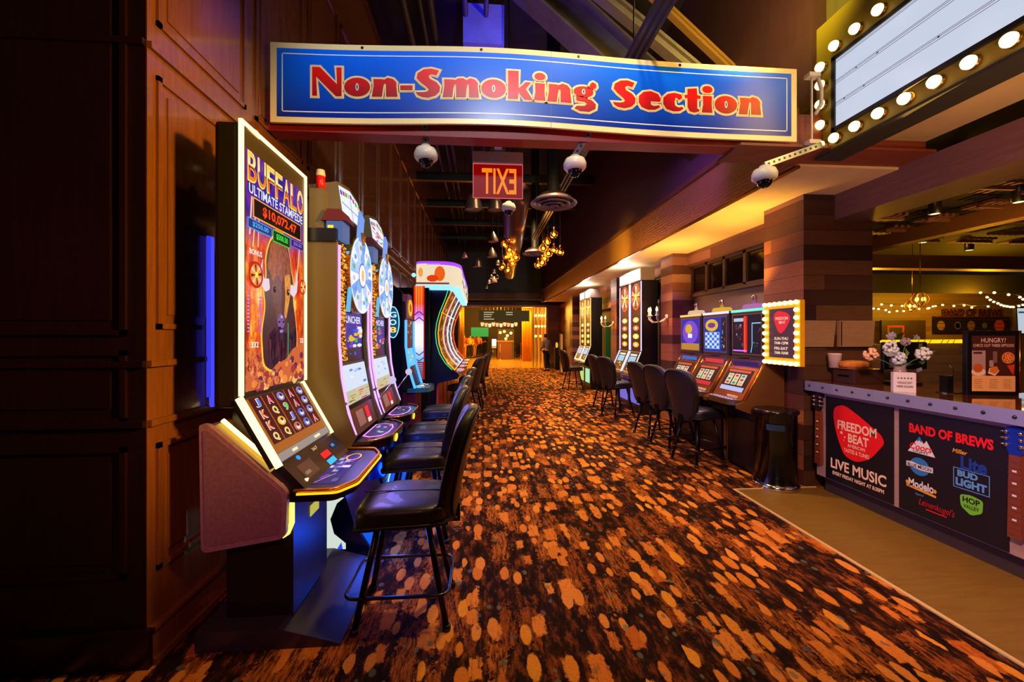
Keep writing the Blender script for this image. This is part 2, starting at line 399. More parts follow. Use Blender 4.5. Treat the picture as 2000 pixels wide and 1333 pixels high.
# right upper wall + hammered fascia + soffit
m_up = wood('dark_plum_plaster', (46, 26, 36), (74, 42, 50), .5, (4, 4, 1.2), bumps=.1)
boxs('wall_right_upper', 2.82, 2.95, 3.3, 19.2, 3.5, 6.2, m_up)
m_up2 = wood('dark_olive_plaster', (60, 54, 34), (96, 86, 50), .6, (6, 6, .6), bumps=.2)
boxs('wall_right_near', 2.95, 3.05, .2, 3.3, 3.2, 6.2, m_up2)
mb = MB()
for y in (.6, 1.1, 1.7, 2.25, 2.8): mb.box(2.90, 2.95, y, y+.05, 3.72, 6.2, M('rusty_stud', (110, 74, 34), .6, .4))
struct(mb, 'trim_3')
t = NT('hammered_gold_metal'); v = t.n('ShaderNodeTexVoronoi', distance='EUCLIDEAN'); t.l(t.mul(t.pos(), (1, 24, 24)), v.inputs['Vector']); v.inputs['Scale'].default_value = 1; v.inputs['Randomness'].default_value = .25
t.bump(v.outputs['Distance'], .6, .01)
m_fas = t.set((196, 146, 80), .42, .85)
boxs('trim_4', 2.69, 2.72, 3.32, 17.6, 3.0, 3.5, m_fas)
boxs('trim_5', 2.66, 2.84, 3.32, 17.6, 3.5, 3.56, wood('fascia_cap_wood', (60, 34, 22), (96, 60, 38), .4, (1, 1, 10)))
boxs('trim_6', 2.68, 2.73, 3.32, 17.6, 2.985, 3.005, GOLD)
m_sof = M('cream_soffit_paint', (214, 186, 140), .7, 0, None, 1)
boxs('ceiling', 2.72, 4.2, 3.32, 17.6, 3.0, 3.06, m_sof)
boxs('ceiling', 2.95, 3.64, .2, 3.3, 3.14, 3.2, M('tan_soffit_paint', (176, 150, 112), .7, 0, None, 1))
boxs('trim_7', 2.60, 2.7, 17.4, 17.62, 2.98, 3.56, m_up)
# pillars of multi-coloured planks
PL = [(96, 54, 44), (150, 92, 66), (120, 74, 62), (168, 104, 70), (84, 50, 42), (138, 98, 88), (112, 64, 48), (150, 110, 92)]
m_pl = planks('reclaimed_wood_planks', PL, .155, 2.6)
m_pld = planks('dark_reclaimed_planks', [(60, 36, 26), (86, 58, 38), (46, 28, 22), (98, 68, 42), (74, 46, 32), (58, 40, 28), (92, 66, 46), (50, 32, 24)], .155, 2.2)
pil = [(3.30, 4.06, 3.97, 4.56), (3.38, 3.8, 7.03, 7.5), (3.40, 3.82, 10.1, 10.55), (3.35, 3.75, 14.9, 15.4)]
for i, (x0, x1, y0, y1) in enumerate(pil):
    struct(MB().add([(x0, y0, 0), (x0, y1, 0), (x0, y1, 3.0), (x0, y0, 3.0)], [(3, 2, 1, 0)], m_pl)
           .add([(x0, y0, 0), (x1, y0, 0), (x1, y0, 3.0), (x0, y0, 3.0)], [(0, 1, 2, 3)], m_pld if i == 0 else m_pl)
           .add([(x1, y0, 0), (x1, y1, 0), (x0, y1, 0), (x1, y0, 3.0), (x1, y1, 3.0), (x0, y1, 3)], [(0, 1, 4, 3), (1, 2, 5, 4)], m_pl), 'wall_pillar')
# bays between the pillars
m_gray = wood('grey_washed_wood', (112, 92, 88), (150, 126, 118), .55, (1, 1, 14))
m_dgl = M('dark_window_glass', (20, 14, 12), .06, .3); m_wfr = M('window_frame_wood', (52, 36, 32), .5)
k = 0
for y0, y1 in ((4.56, 7.03), (7.5, 10.1)):
    boxs('wall_right', 3.78, 3.9, y0, y1, 0, 3.0, m_gray)
    boxs('trim_%d' % (8+k), 3.66, 3.78, y0, y1, 2.76, 3.0, m_pl)
    boxs('trim_%d' % (9+k), 3.70, 3.78, y0, y1, 2.22, 2.27, m_pld)
    n = 5; wd = (y1-y0)/n
    for i in range(n):
        a = y0+i*wd
        wdw = MB().box(3.755, 3.77, a+.03, a+wd-.03, 2.30, 2.72, m_dgl).build('window_%d' % (k*3+i+1), kind='structure')
        f = MB(); f.box(3.72, 3.78, a, a+.03, 2.27, 2.76, m_wfr).box(3.72, 3.78, a+wd-.03, a+wd, 2.27, 2.76, m_wfr).box(3.72, 3.78, a, a+wd, 2.27, 2.30, m_wfr).box(3.72, 3.78, a, a+wd, 2.72, 2.76, m_wfr)
        f.build('window_frame', wdw)
    k += 2
boxs('wall_right', 3.78, 3.9, 10.55, 14.9, 0, 3.0, M('rose_plaster', (140, 104, 92), .6))
boxs('wall_right', 3.7, 3.82, 15.4, 19.2, 0, 3.0, m_pl)
boxs('trim_20', 3.6, 3.78, 10.55, 14.9, 2.3, 3.0, m_pl)
# header beam of the bar and cross beam behind the sign
m_beam = wood('rough_sawn_beam', (86, 58, 50), (134, 96, 82), .6, (12, 1, 12), bumps=.4)
boxs('trim_21', 3.64, 4.05, .3, 3.97, 2.74, 3.02, m_beam)
m_cb = wood('red_lit_beam', (120, 16, 14), (176, 30, 24), .5, (1, 12, 12), bumps=.3)  # red light on the beam is put into its wood colour
boxs('trim_22', -1.56, 2.5, 3.10, 3.24, 3.04, 3.32, m_cb)
m_cb2 = wood('red_brown_beam_end', (92, 34, 22), (150, 74, 50), .55, (1, 12, 12), bumps=.4)
boxs('trim_23', 2.5, 3.64, 3.10, 3.24, 3.04, 3.32, m_cb2)
boxs('trim_41', 2.0, 3.64, 3.02, 3.34, 3.02, 3.04, m_cb2)
# steel of the roof seen above the sign
m_st = M('painted_steel_beam', (96, 88, 74), .55, .3, None, 6)
def ibeam(p0, p1, w_, h_, m, name):
    p0, p1 = V(p0), V(p1); d = (p1-p0).normalized(); s_ = d.cross(V((0, 0, 1))).normalized(); u = s_.cross(d)
    mb = MB()
    for (a0, a1, b0, b1) in ((-w_/2, w_/2, h_/2-.03, h_/2), (-w_/2, w_/2, -h_/2, -h_/2+.03), (-.02, .02, -h_/2+.03, h_/2-.03)):
        P = [q+s_*a+u*b for q in (p0, p1) for a, b in ((a0, b0), (a1, b0), (a1, b1), (a0, b1))]
        mb.add(P, [(0, 1, 2, 3), (7, 6, 5, 4), (0, 4, 5, 1), (1, 5, 6, 2), (2, 6, 7, 3), (3, 7, 4, 0)], m)
    return mb.build(name, kind='structure')
ibeam((.35, 5.0, 6.1), (2.75, 5.0, 4.1), .34, .42, m_st, 'trim_24')
ibeam((1.55, 4.4, 5.6), (2.9, 4.4, 4.45), .08, .08, M('rusty_angle_steel', (140, 104, 50), .6, .3), 'trim_25')
ibeam((1.0, 4.1, 5.2), (2.6, 4.1, 4.0), .12, .12, m_st, 'trim_26')
mb = MB()
for (x, r) in ((-.95, .045), (-.75, .03), (-.62, .045), (-.2, .035), (.06, .03)): mb.tube([(x, 3.6, 5.6), (x, 18, 5.6)], r, M('dark_pipe', (56, 46, 66), .5, .3), 8)
struct(mb, 'trim_27')
mb = MB()
for y in (6, 8, 10, 12, 14, 16): mb.box(-1.56, 2.8, y, y+.12, 5.3, 5.5, BLK)
struct(mb, 'trim_28')
boxs('trim_29', -.23, .29, 5.2, 6.4, 5.25, 5.75, M('ceiling_plenum_box', (110, 116, 150), .7, 0, None, 4))
# back wall and the portal into the lobby
m_bk = wood('dark_back_wall', (34, 22, 18), (60, 38, 26), .5, (1, 1, 6))
boxs('wall_back', -1.56, 4.2, 19.2, 19.4, 2.95, 6.2, m_bk)
boxs('wall_back', -1.56, -1.02, 19.2, 19.4, 0, 2.95, m_bk)
boxs('wall_back', 3.12, 4.2, 19.2, 19.4, 0, 2.95, planks('amber_planks', [(150, 96, 40), (120, 74, 32), (170, 110, 50), (134, 84, 36)], .2, 2))
m_tr = M('bright_wood_casing', (190, 128, 66), .4)
struct(MB().box(-1.08, -1.0, 19.08, 19.2, 0, 2.93, m_tr).box(3.04, 3.13, 19.08, 19.2, 0, 2.93, m_tr).box(-1.08, 3.13, 19.08, 19.2, 2.86, 2.95, m_tr), 'trim_30')
boxs('trim_31', -1.5, 4, 18.4, 18.7, 3.15, 3.45, wood('back_header_beam', (70, 46, 26), (110, 74, 40), .5, (1, 12, 12)))
boxs('wall_lobby', -6, 8, 33.8, 34, 0, 4.0, m_bk)
boxs('wall_lobby', -6.1, -6, 19.2, 34, 0, 4, m_bk)
boxs('ceiling', -6, 8, 19.4, 34, 3.9, 4.0, m_bk)
boxs('wall_lobby', 3.6, 3.8, 19.4, 34, 0, 4, M('gold_curtain_wall', (170, 112, 40), .5, 0, None, 4))
# ------------------------------------------------------------------ the bar room on the right
m_bw = planks('yellow_lit_boards', [(120, 98, 60), (134, 110, 70), (112, 90, 54), (126, 104, 66)], .11, 3)
boxs('wall_bar_back', 3.9, 16, 9.5, 9.6, 0, 3.0, m_bw)
boxs('wall_bar_right', 15.9, 16, 2, 9.6, 0, 3.0, m_bw)
m_bc = M('bar_ceiling', (26, 18, 12), .8)
boxs('ceiling', 3.64, 16, .3, 9.6, 3.35, 3.42, m_bc)
mb = MB()
for i in range(9):
    for j in range(8):
        if random.Random(i*17+j).random() < .18: continue
        x = 4.3+i*1.0; y = 2.2+j*.6
        for q in range(6): mb.box(x+.1*q, x+.1*q+.05, y, y+.34, 3.2, 3.24, m_beam)
        mb.box(x-.04, x+.6, y+.1, y+.14, 3.16, 3.2, m_beam)
struct(mb, 'trim_40')
m_bb = wood('bar_beam', (96, 66, 34), (140, 98, 52), .55, (1, 12, 12))
boxs('trim_32', 4.05, 15, 6.6, 6.85, 2.72, 2.95, m_bb)
boxs('trim_33', 6.6, 6.8, 2, 9.5, 3.0, 3.2, m_bb)
boxs('trim_34', 4.05, 15, 8.4, 8.6, 2.5, 2.9, m_bc)
boxs('wall_bar_low', 4.25, 6.05, 4.55, 4.65, 0, 1.44, m_bw)
# ================================================================== chairs
def make_chair(label, group):
    t = thing('gaming_chair', label, 'chair', group=group)
    # local: the sitter looks to +x
    def sd(p):
        q = p.copy(); q.z -= .02*max(0, (p.x/.24))**2; q.y *= 1-.06*max(0, -p.x/.24); return q
    sb = MB().cushion((.0, 0, .605), (.245, .235, .062), LEA, 5, 10, sd)
    seat = sb.build('seat', t)
    MB().cushion((.0, 0, .566), (.25, .24, .012), LEA2, 8, 6, sd).build('seat_piping', seat)
    MB().box(-.235, .235, -.012, -.006, .664, .669, LEA2).build('seam', seat)
    def bd(p):
        q = p.copy(); tt = max(0, (p.z+.315)/.63)
        wv = .74+.38*math.sin(min(1, tt*1.25)*PI/2) - (.16*max(0, tt-.8)/.2)
        q.y = p.y*wv; q.x = p.x - .13*tt**1.6 + .9*(p.y**2)
        return q
    MB().cushion((-.245, 0, .83), (.045, .205, .315), LEA, 4.5, 12, bd).build('backrest', t)
    bk = MB()
    pts = []
    for i in range(28):
        an = 2*PI*i/28; y = .195*math.copysign(abs(math.cos(an))**.55, math.cos(an)); z = .30*math.copysign(abs(math.sin(an))**.6, math.sin(an))
        q = bd(V((-.042, y, z))); pts.append(q+V((-.245, 0, .83)))
    bk.tube(pts, .006, LEA2, 6, True).build('backrest_piping', t)
    MB().box(-.24, .2, -.13, .13, .525, .555, BLK2).build('seat_plate', t)
    MB().box(-.3, -.2, -.03, .03, .50, .60, BLK2).build('back_bracket', t)
    for sx in (1, -1):
        for sy in (1, -1):
            lg = MB().tube([(.13*sx, .11*sy, .54), (.235*sx, .185*sy, .02)], .017, BLK2, 8).build('leg', t)
            MB().lathe([(.02, 0), (.024, .004), (.022, .03)], (.237*sx, .187*sy, 0), BLK, 10, caps=True).build('foot_cap', lg)
    fr = rnd_poly([(.29, .2), (-.25, .2), (-.25, -.2), (.29, -.2)], .07, 5)
    MB().tube([(x, y, .19) for x, y in fr], .009, STEEL if False else M('footring_metal', (90, 88, 96), .25, 1.0), 6, True).build('footring', t)
    return t
LG = 'gaming chairs at the left slot machines'; RG = 'gaming chairs at the right slot machines'
ch0 = make_chair('black leather gaming chair nearest the camera, in front of the buffalo machine', LG)
ch0.location = (-.42, 2.36, 0); ch0.rotation_euler = (0, 0, PI)
for x, y, r, lb, g in (
    (-.50, 3.26, PI+.03, 'black gaming chair just behind the nearest one, at the first wheel machine', LG),
    (-.50, 4.08, PI, 'black gaming chair in front of the second wheel machine, third along the left row', LG),
    (-.47, 5.15, PI-.05, 'black gaming chair at the slim blue machine, fourth along the left row', LG),
    (-.34, 7.6, PI-.35, 'black gaming chair at the nearest curved neon machine, fifth along the left row', LG),
    (-.22, 9.0, PI-.15, 'black gaming chair in the middle of the curved neon bank', LG),
    (-.12, 10.4, PI-.1, 'black gaming chair farthest along the left row, by the lobby end', LG),
    (2.66, 4.86, .36, 'black gaming chair nearest the bin, back turned to the aisle', RG),
    (2.68, 5.56, .30, 'black gaming chair at the middle machine of the three box-top slots', RG),
    (2.70, 6.22, .22, 'black gaming chair at the box-top slot farthest from the bulb sign', RG),
    (2.62, 7.72, .42, 'black gaming chair turned sideways by the near pair of tall wheel machines', RG),
    (2.66, 8.5, .2, 'black gaming chair at the farther machine of the near tall wheel pair', RG),
    (2.62, 11.6, .25, 'black gaming chair standing alone before the far tall wheel pair', RG)):
    dup(ch0, (x, y, 0), r, lb, g)

# ================================================================== the big buffalo machine
LEDW = E((255, 216, 142), 3.0, 'warm_led'); LEDY = E((255, 215, 60), 5.0, 'yellow_led'); LEDP = E((196, 140, 255), 2.2, 'violet_led')
LEDB = E((40, 110, 255), 2.4, 'blue_led'); LEDC = E((120, 200, 255), 2.2, 'cyan_led')
GRAY = M('mauve_grey_panel', (150, 112, 122), .5, 0, None, 40)
CAB = M('satin_black_cabinet', (44, 38, 26), .35, .2)
def flame_screen():
    t = NT('fiery_screen_picture'); p = t.pos(); sp = t.n('ShaderNodeSeparateXYZ'); t.l(p, sp.inputs[0])
    n1 = t.noise(t.mul(p, (1, 3.2, 1.2)), 4.5, 7, .65); n2 = t.noise(t.mul(p, (1, 14, 8)), 3, 5, .7)
    h = t.math('DIVIDE', t.math('SUBTRACT', sp.outputs[2], 1.27), 1.23)
    c = t.ramp(n1, [(.30, (66, 6, 20)), (.43, (206, 28, 22)), (.52, (244, 96, 22)), (.60, (255, 160, 36)), (.70, (255, 220, 110))])
    c = t.mix(t.smooth(n2, .45, .7), c, (226, 60, 20))
    top = t.ramp(t.math('ADD', h, t.math('MULTIPLY', t.math('SUBTRACT', n1, .5), .3)), [(0, (0, 0, 0)), (.60, (0, 0, 0)), (.72, (255, 255, 255))])
    c = t.mix(top, c, t.ramp(n1, [(.35, (20, 14, 110)), (.5, (60, 30, 170)), (.65, (150, 40, 150))]))
    low = t.smooth(t.math('ADD', h, t.math('MULTIPLY', t.math('SUBTRACT', n2, .5), .3)), .22, .10)
    c = t.mix(t.math('MULTIPLY', low, .8), c, t.ramp(n2, [(.4, (60, 14, 30)), (.5, (224, 96, 60)), (.62, (255, 190, 110))]))
    return t.set((5, 5, 5), .2, 0, c, .95)
def fur():
    t = NT('dark_fur_on_screen'); p = t.pos()
    n = t.noise(t.mul(p, (1, 26, 7)), 3, 5, .7)
    sp = t.n('ShaderNodeSeparateXYZ'); t.l(p, sp.inputs[0])
    c = t.ramp(n, [(.3, (22, 8, 30)), (.5, (60, 24, 46)), (.66, (104, 40, 40)), (.8, (160, 84, 60))])
    return t.set((5, 5, 5), .2, 0, c, .9)
def fur2(a_, b_):
    t = NT('lit_fur'); n = t.noise(t.mul(t.pos(), (1, 30, 12)), 3, 6, .75)
    return t.set((5, 5, 5), .3, 0, t.ramp(n, [(.35, a_), (.62, b_)]), .9)
bf = thing('buffalo_slot_machine', 'tall slot machine with glowing buffalo picture screen and warm light frame, nearest on the left', 'slot machine', (-1.5, 2.1, 0))
pxz = F((0, 0, 0), (1, 0, 0), (0, 0, 1))                # faces -y, thickness goes to +y
MB().prism([(.11, .0), (.8, 0), (.8, .012), (.5, .10), (.11, .10)], pxz, .77, M('dark_platform', (64, 60, 66), .3, .4)).build('platform', bf)
lw = MB().box(.2, .53, .10, .56, .10, .72, M('black_pedestal', (22, 18, 16), .4)).build('pedestal', bf)
MB().box(.532, .536, .3, .42, .52, .58, E((220, 210, 60), .7, 'sticker')).build('sticker', lw)
side = rnd_poly([(.13, 1.115), (.17, 1.115), (.545, .775), (.535, .545), (.14, .485)], .035, 4)
sp_ = MB().prism(side, F((0, 0, 0), (1, 0, 0), (0, 0, 1)), .03, GRAY).build('side_panel', bf)
ins = rnd_poly([(.15, 1.085), (.175, 1.085), (.522, .77), (.515, .57), (.16, .515)], .03, 4)
MB().prism(ins, pxz, .004, M('mauve_grey_inset', (134, 96, 106), .55, 0, None, 60), .003).build('inset_panel', sp_)
MB().prism(rnd_poly([(.13, 1.115), (.17, 1.115), (.545, .775), (.535, .545), (.14, .485)], .035), F((0, .73, 0), (1, 0, 0), (0, 0, 1)), .03, GRAY).build('side_panel', bf)
body = [(.14, 1.10), (.17, 1.10), (.53, .77), (.52, .56), (.15, .50)]
MB().prism(body, F((0, .03, 0), (1, 0, 0), (0, 0, 1)), .70, M('gold_lit_shell', (200, 176, 40), .4, .1)).build('lower_shell', bf)
d = V((.36, 0, -.33)); a = V((.175, .10, 1.112))
l1 = MB()
for y in (.10, .66): l1.tube([(.18, y, 1.115), (.525, y, .80)], .011, LEDW, 6)
l1.tube([(.50, .03, .80), (.60, .10, .80), (.57, .09, .72)], .010, LEDW, 6)
for y in (.05, .71): l1.tube([(.545, y, .70), (.545, y, .60), (.525, y, .55), (.50, y, .535)], .012, LEDY, 6)
l1.build('shell_light', bf)
tw = MB().box(.20, .315, 0, .75, 1.19, 2.60, CAB, .02).build('tower', bf)
MB().box(.20, .31, .15, .62, .85, 1.19, CAB).build('tower_neck', bf)
MB().box(.318, .322, .02, .73, 1.26, 2.59, M('bezel_bronze', (86, 76, 44), .3, .4)).build('bezel', tw)
lf = MB()
lf.box(.316, .334, -.004, .013, 1.25, 2.612, LEDW).box(.316, .332, .738, .75, 1.25, 2.612, LEDW).box(.316, .332, .0, .75, 2.602, 2.614, LEDW)
lf.build('light_frame', bf)
MB().lathe([(.035, 0), (.035, .05), (.03, .06), (.001, .065)], (.26, .22, 2.6), M('cream_beacon', (230, 205, 140), .4), 14, caps=True).build('beacon', bf)
W_, Hh = .66, 1.23
fs = FX(.3225, .045, 1.265)
s = MB()
s.rect(fs, 0, 0, W_, Hh, flame_screen(), 0)
BK = E((10, 6, 12), .3); OR = E((255, 120, 10), 1); YL = E((255, 226, 60), 1.1); RD = E((230, 28, 20), 1); WH = E((255, 250, 240), 1.1)
# bison
FU = fur2((16, 6, 24), (84, 34, 44)); OUT = E((255, 190, 60), 1.1)
bis = [(.17, .12), (.15, .30), (.19, .44), (.17, .54), (.20, .60), (.19, .70), (.23, .80), (.29, .855), (.36, .87), (.43, .84), (.47, .77), (.49, .68), (.52, .60), (.51, .50), (.55, .38), (.57, .26), (.55, .14), (.44, .09), (.33, .14), (.27, .08)]
bo = rnd_poly(bis, .04, 3)
c0 = (.36, .48)
s.poly(fs, [(c0[0]+(x-c0[0])*1.06, c0[1]+(y-c0[1])*1.03) for x, y in bo], OUT, 1)
s.poly(fs, bo, FU, 2)
s.poly(fs, rnd_poly([(.22, .60), (.26, .74), (.36, .80), (.46, .72), (.49, .58), (.45, .46), (.41, .34), (.36, .30), (.31, .34), (.27, .46)], .05), fur2((34, 12, 26), (120, 54, 36)), 2.5)
s.poly(fs, rnd_poly([(.20, .66), (.24, .80), (.33, .855), (.42, .83), (.47, .74), (.49, .66), (.44, .60), (.40, .64), (.36, .59), (.32, .64), (.27, .58), (.24, .63)], .02), fur2((70, 24, 22), (190, 92, 40)), 2.8)
s.poly(fs, rnd_poly([(.40, .64), (.47, .66), (.485, .57), (.455, .47), (.42, .38), (.395, .40), (.41, .50)], .02), fur2((190, 90, 20), (250, 176, 50)), 3)
s.ell(fs, .445, .545, .016, .02, E((60, 20, 10), .8), 4).ell(fs, .445, .545, .010, .013, BK, 5).ell(fs, .447, .55, .004, .005, WH, 6)
s.ell(fs, .285, .545, .014, .018, BK, 3).ell(fs, .287, .55, .004, .005, E((140, 120, 220), 1), 4)
s.poly(fs, rnd_poly([(.315, .40), (.35, .415), (.395, .40), (.405, .36), (.385, .325), (.335, .32), (.31, .35)], .02), fur2((40, 20, 60), (140, 104, 180)), 3.4)
s.ell(fs, .332, .362, .012, .006, BK, 5, 10).ell(fs, .384, .364, .012, .006, BK, 5, 10).rect(fs, .35, .385, .372, .40, E((200, 180, 230), 1), 5)
s.poly(fs, rnd_poly([(.335, .315), (.385, .318), (.375, .30), (.34, .298)], .006), E((150, 130, 200), 1), 5)
HN = E((236, 214, 226), 1)
s.poly(fs, rnd_poly([(.23, .54), (.18, .52), (.135, .56), (.125, .63), (.155, .70), (.15, .63), (.17, .59), (.22, .60)], .012), HN, 4)
s.poly(fs, rnd_poly([(.47, .54), (.52, .52), (.565, .56), (.575, .63), (.545, .71), (.55, .63), (.53, .59), (.48, .60)], .012), HN, 4)
for i in range(16):
    r_ = random.Random(i+9); x = .20+.30*r_.random(); y = .34-.10*abs(x-.35)/.15
    s.poly(fs, [(x-.014, y), (x+.014, y), (x+.004*(i % 3-1), y-.08-.08*r_.random())], E([(26, 10, 30), (60, 26, 60), (96, 44, 60)][i % 3], .9), 3+i % 2)
for i in range(14):
    r_ = random.Random(i); x = .18+r_.random()*.36; y = .12+r_.random()*.2
    s.poly(fs, [(x, y), (x+.02, y-.1), (x+.035, y+.02)], E((40+i*3, 16, 40), .8), 3)
s.poly(fs, rnd_poly([(0, 0), (.66, 0), (.66, .30), (.60, .22), (.50, .20), (.42, .14), (.30, .12), (.2, .05), (.08, .04), (0, .12)], .03), E((226, 110, 60), .85), 4)
for i in range(70):
    r_ = random.Random(i+50); x = .05+r_.random()*.6; y = r_.random()*(.02+.25*x); q = .008+.02*r_.random()
    s.ell(fs, x, y, q*1.2, q, E([(255, 200, 120), (170, 60, 60), (120, 40, 80), (255, 150, 70)][i % 4], .9), 5+i % 2, 7)
# meters and wheels
for (x, rr) in ((.085, .07), (.645, .05)):
    s.ell(fs, x, .60, rr, rr*1.0, E((190, 24, 16), 1), 5).ell(fs, x, .60, rr*.78, rr*.8, E((250, 150, 40), 1), 6)
    for k in range(8):
        s.ell(fs, x, .60, rr*.74, rr*.76, [E((90, 20, 30), 1), E((230, 200, 190), 1)][k % 2], 7, 3, 2*PI*k/8, 2*PI*(k+.45)/8)
    s.ell(fs, x, .60, rr*.2, rr*.22, YL, 8, 10)
for k in range(11): s.rect(fs, .005, .30+k*.018, .022, .308+k*.018, E((190, 150, 230), 1), 5); s.rect(fs, .118, .30+k*.018, .14, .309+k*.018, E((170, 110, 240), 1), 5)
s.text(fs, '332', .075, .235, .07, .03, WH, 5, .01); s.text(fs, '332', .63, .25, .05, .03, WH, 5, .01)
s.text(fs, 'BONUS', .085, .715, .12, .028, WH, 5, .01); s.rect(fs, .435, .14, .443, .36, E((40, 190, 110), 1), 6)
for (x0, y0, x1, y1, w1) in ((.03, .80, .05, 1.0, .012), (.06, .74, .09, .96, .01), (.11, .75, .12, .92, .008), (.56, .60, .60, .84, .012)):
    s.poly(fs, [(x0, y0), (x0+w1, y0), (x1+w1, y1), (x1, y1)], E((255, 214, 120), 1), 1)
# titles
tg = NT('gold_title'); spz = tg.n('ShaderNodeSeparateXYZ'); tg.l(tg.pos(), spz.inputs[0])
mgt = tg.set((5, 5, 5), .4, 0, tg.ramp(tg.math('DIVIDE', tg.math('SUBTRACT', spz.outputs[2], 2.33), .16), [(0, (255, 150, 10)), (.42, (226, 80, 0)), (.5, (120, 30, 0)), (.56, (255, 244, 150)), (1, (240, 190, 30))]), 1.0)
for ii, ch in enumerate('BUFFALO'):
    s.text(fs, ch, .052+ii*.093, 1.145, .092, .166, E((120, 40, 0), 1), 3, .03); s.text(fs, ch, .052+ii*.093, 1.145, .084, .156, E((255, 240, 150), 1), 4, .02); s.text(fs, ch, .052+ii*.093, 1.145, .074, .142, mgt, 5, .01)
s.text(fs, 'ULTIMATE STAMPEDE', .33, 1.035, .64, .060, E((20, 20, 90), 1), 4, .05)
s.text(fs, 'ULTIMATE STAMPEDE', .33, 1.035, .62, .052, E((220, 232, 255), 1), 5, .02)
s.rect(fs, .06, .895, .62, 1.0, E((255, 176, 60), 1), 4).rect(fs, .067, .902, .613, .993, E((36, 6, 10), .6), 5)
s.text(fs, '$10,072.47', .35, .947, .40, .062, E((255, 70, 20), 1.1), 6, .03)
for (a0, a1, b0, b1, c1, c2, tx) in ((.01, .25, .83, .885, (30, 60, 130), (90, 170, 255), '$250.00'), (.26, .47, .815, .885, (6, 50, 16), (60, 230, 70), '$500.50'), (.48, .655, .835, .885, (40, 24, 90), (140, 110, 230), '$50.00')):
    s.rect(fs, a0, b0, a1, b1, E(c2, .8), 4).rect(fs, a0+.006, b0+.006, a1-.006, b1-.006, E(c1, .8), 5)
    s.text(fs, tx, (a0+a1)/2, (b0+b1)/2, (a1-a0)*.66, (b1-b0)*.52, E(c2, 1.1), 6, .02)
s.rect(fs, .28, .884, .38, .90, E((236, 130, 40), 1), 6)
s.build('picture_screen', bf)
# tilted reel screen
fr = F((.325, .0, 1.235), (0, 1, 0), (-.18, 0, .325)); fr.o = V((.505, 0, .91))
LN = V((.18, 0, -.325)).length
rs_ = MB(); rs_.prism([(0, 0), (.70, 0), (.70, LN), (0, LN)], fr, .05, CAB).build('reel_housing', bf)
s = MB(); s.rect(fr, .03, .05, .67, LN-.01, E((196, 110, 36), .75), 0.5); s.rect(fr, .03, .005, .67, .048, E((196, 180, 170), .6), 1)
s.rect(fr, .17, .018, .23, .034, E((255, 236, 190), 1), 2); s.rect(fr, .46, .018, .54, .034, E((255, 236, 190), 1), 2)
rnd = random.Random(4); sy = ['J', 'A', 'o', 'A', 'o', 'K', 'Q', '9', 'A', 'o', 'K', 'e', 'J', 'b', 'o', 'Q', 'Q', 'm', 'b', 'A']
cl = {'J': (80, 130, 240), 'A': (236, 70, 110), 'K': (240, 110, 50), 'Q': (240, 210, 50), '9': (60, 200, 70), 'o': (130, 130, 210), 'e': (240, 190, 60), 'b': (90, 110, 210), 'm': (200, 110, 90)}
for r_ in range(4):
    for c_ in range(5):
        x0 = .05+c_*.122; y0 = .30-r_*.066; ch = sy[r_*5+c_]
        s.rect(fr, x0, y0-.004, x0+.112, y0+.062, E((86, 12, 16), .8), 1.6)
        if ch.isupper() or ch == '9': s.text(fr, ch, x0+.056, y0+.029, .052, .05, E((255, 240, 220), 1), 2.6, .05); s.text(fr, ch, x0+.056, y0+.029, .046, .044, E(cl[ch], 1), 3.6, .02)
        else: s.ell(fr, x0+.056, y0+.029, .040, .027, E(cl[ch], 1), 2.6, 14).ell(fr, x0+.056, y0+.024, .022, .014, E((250, 240, 200), .9), 3.6, 8).ell(fr, x0+.06, y0+.036, .014, .01, E((60, 30, 60), .9), 4.6, 8)
s.build('reel_screen', bf)
for q0, q1 in ((-.012, .008), (.692, .708)): MB().prism([(q0, -.012), (q1, -.012), (q1, LN+.01), (q0, LN+.01)], fr, .03, LEDW, .012).build('reel_light', bf)
# validator panel
fv = F((.62, .03, .775), (0, 1, 0), (-.12, 0, .13))
s = MB(); s.prism([(0, 0), (.68, 0), (.68, .18), (0, .18)], fv, .08, M('dark_bezel', (40, 34, 40), .3, .3))
s.rect(fv, .08, .03, .24, .12, M('card_reader_face', (84, 66, 60), .4), 1).rect(fv, .10, .05, .16, .07, E((190, 160, 120), .5), 2)
s.rect(fv, .36, .06, .47, .10, E((230, 30, 30), 1.4), 1).rect(fv, .36, .01, .47, .045, E((40, 170, 255), 1.4), 1).ell(fv, .16, .155, .02, .014, E((40, 140, 255), 1.3), 1, 12)
s.rect(fv, .30, .13, .42, .165, BLK, 1).text(fv, '367', .36, .147, .07, .02, E((255, 220, 120), 1), 2).rect(fv, .52, .08, .64, .12, E((30, 40, 60), .7), 1).rect(fv, .54, .09, .58, .11, E((70, 140, 220), 1), 2)
s.build('validator_panel', bf)
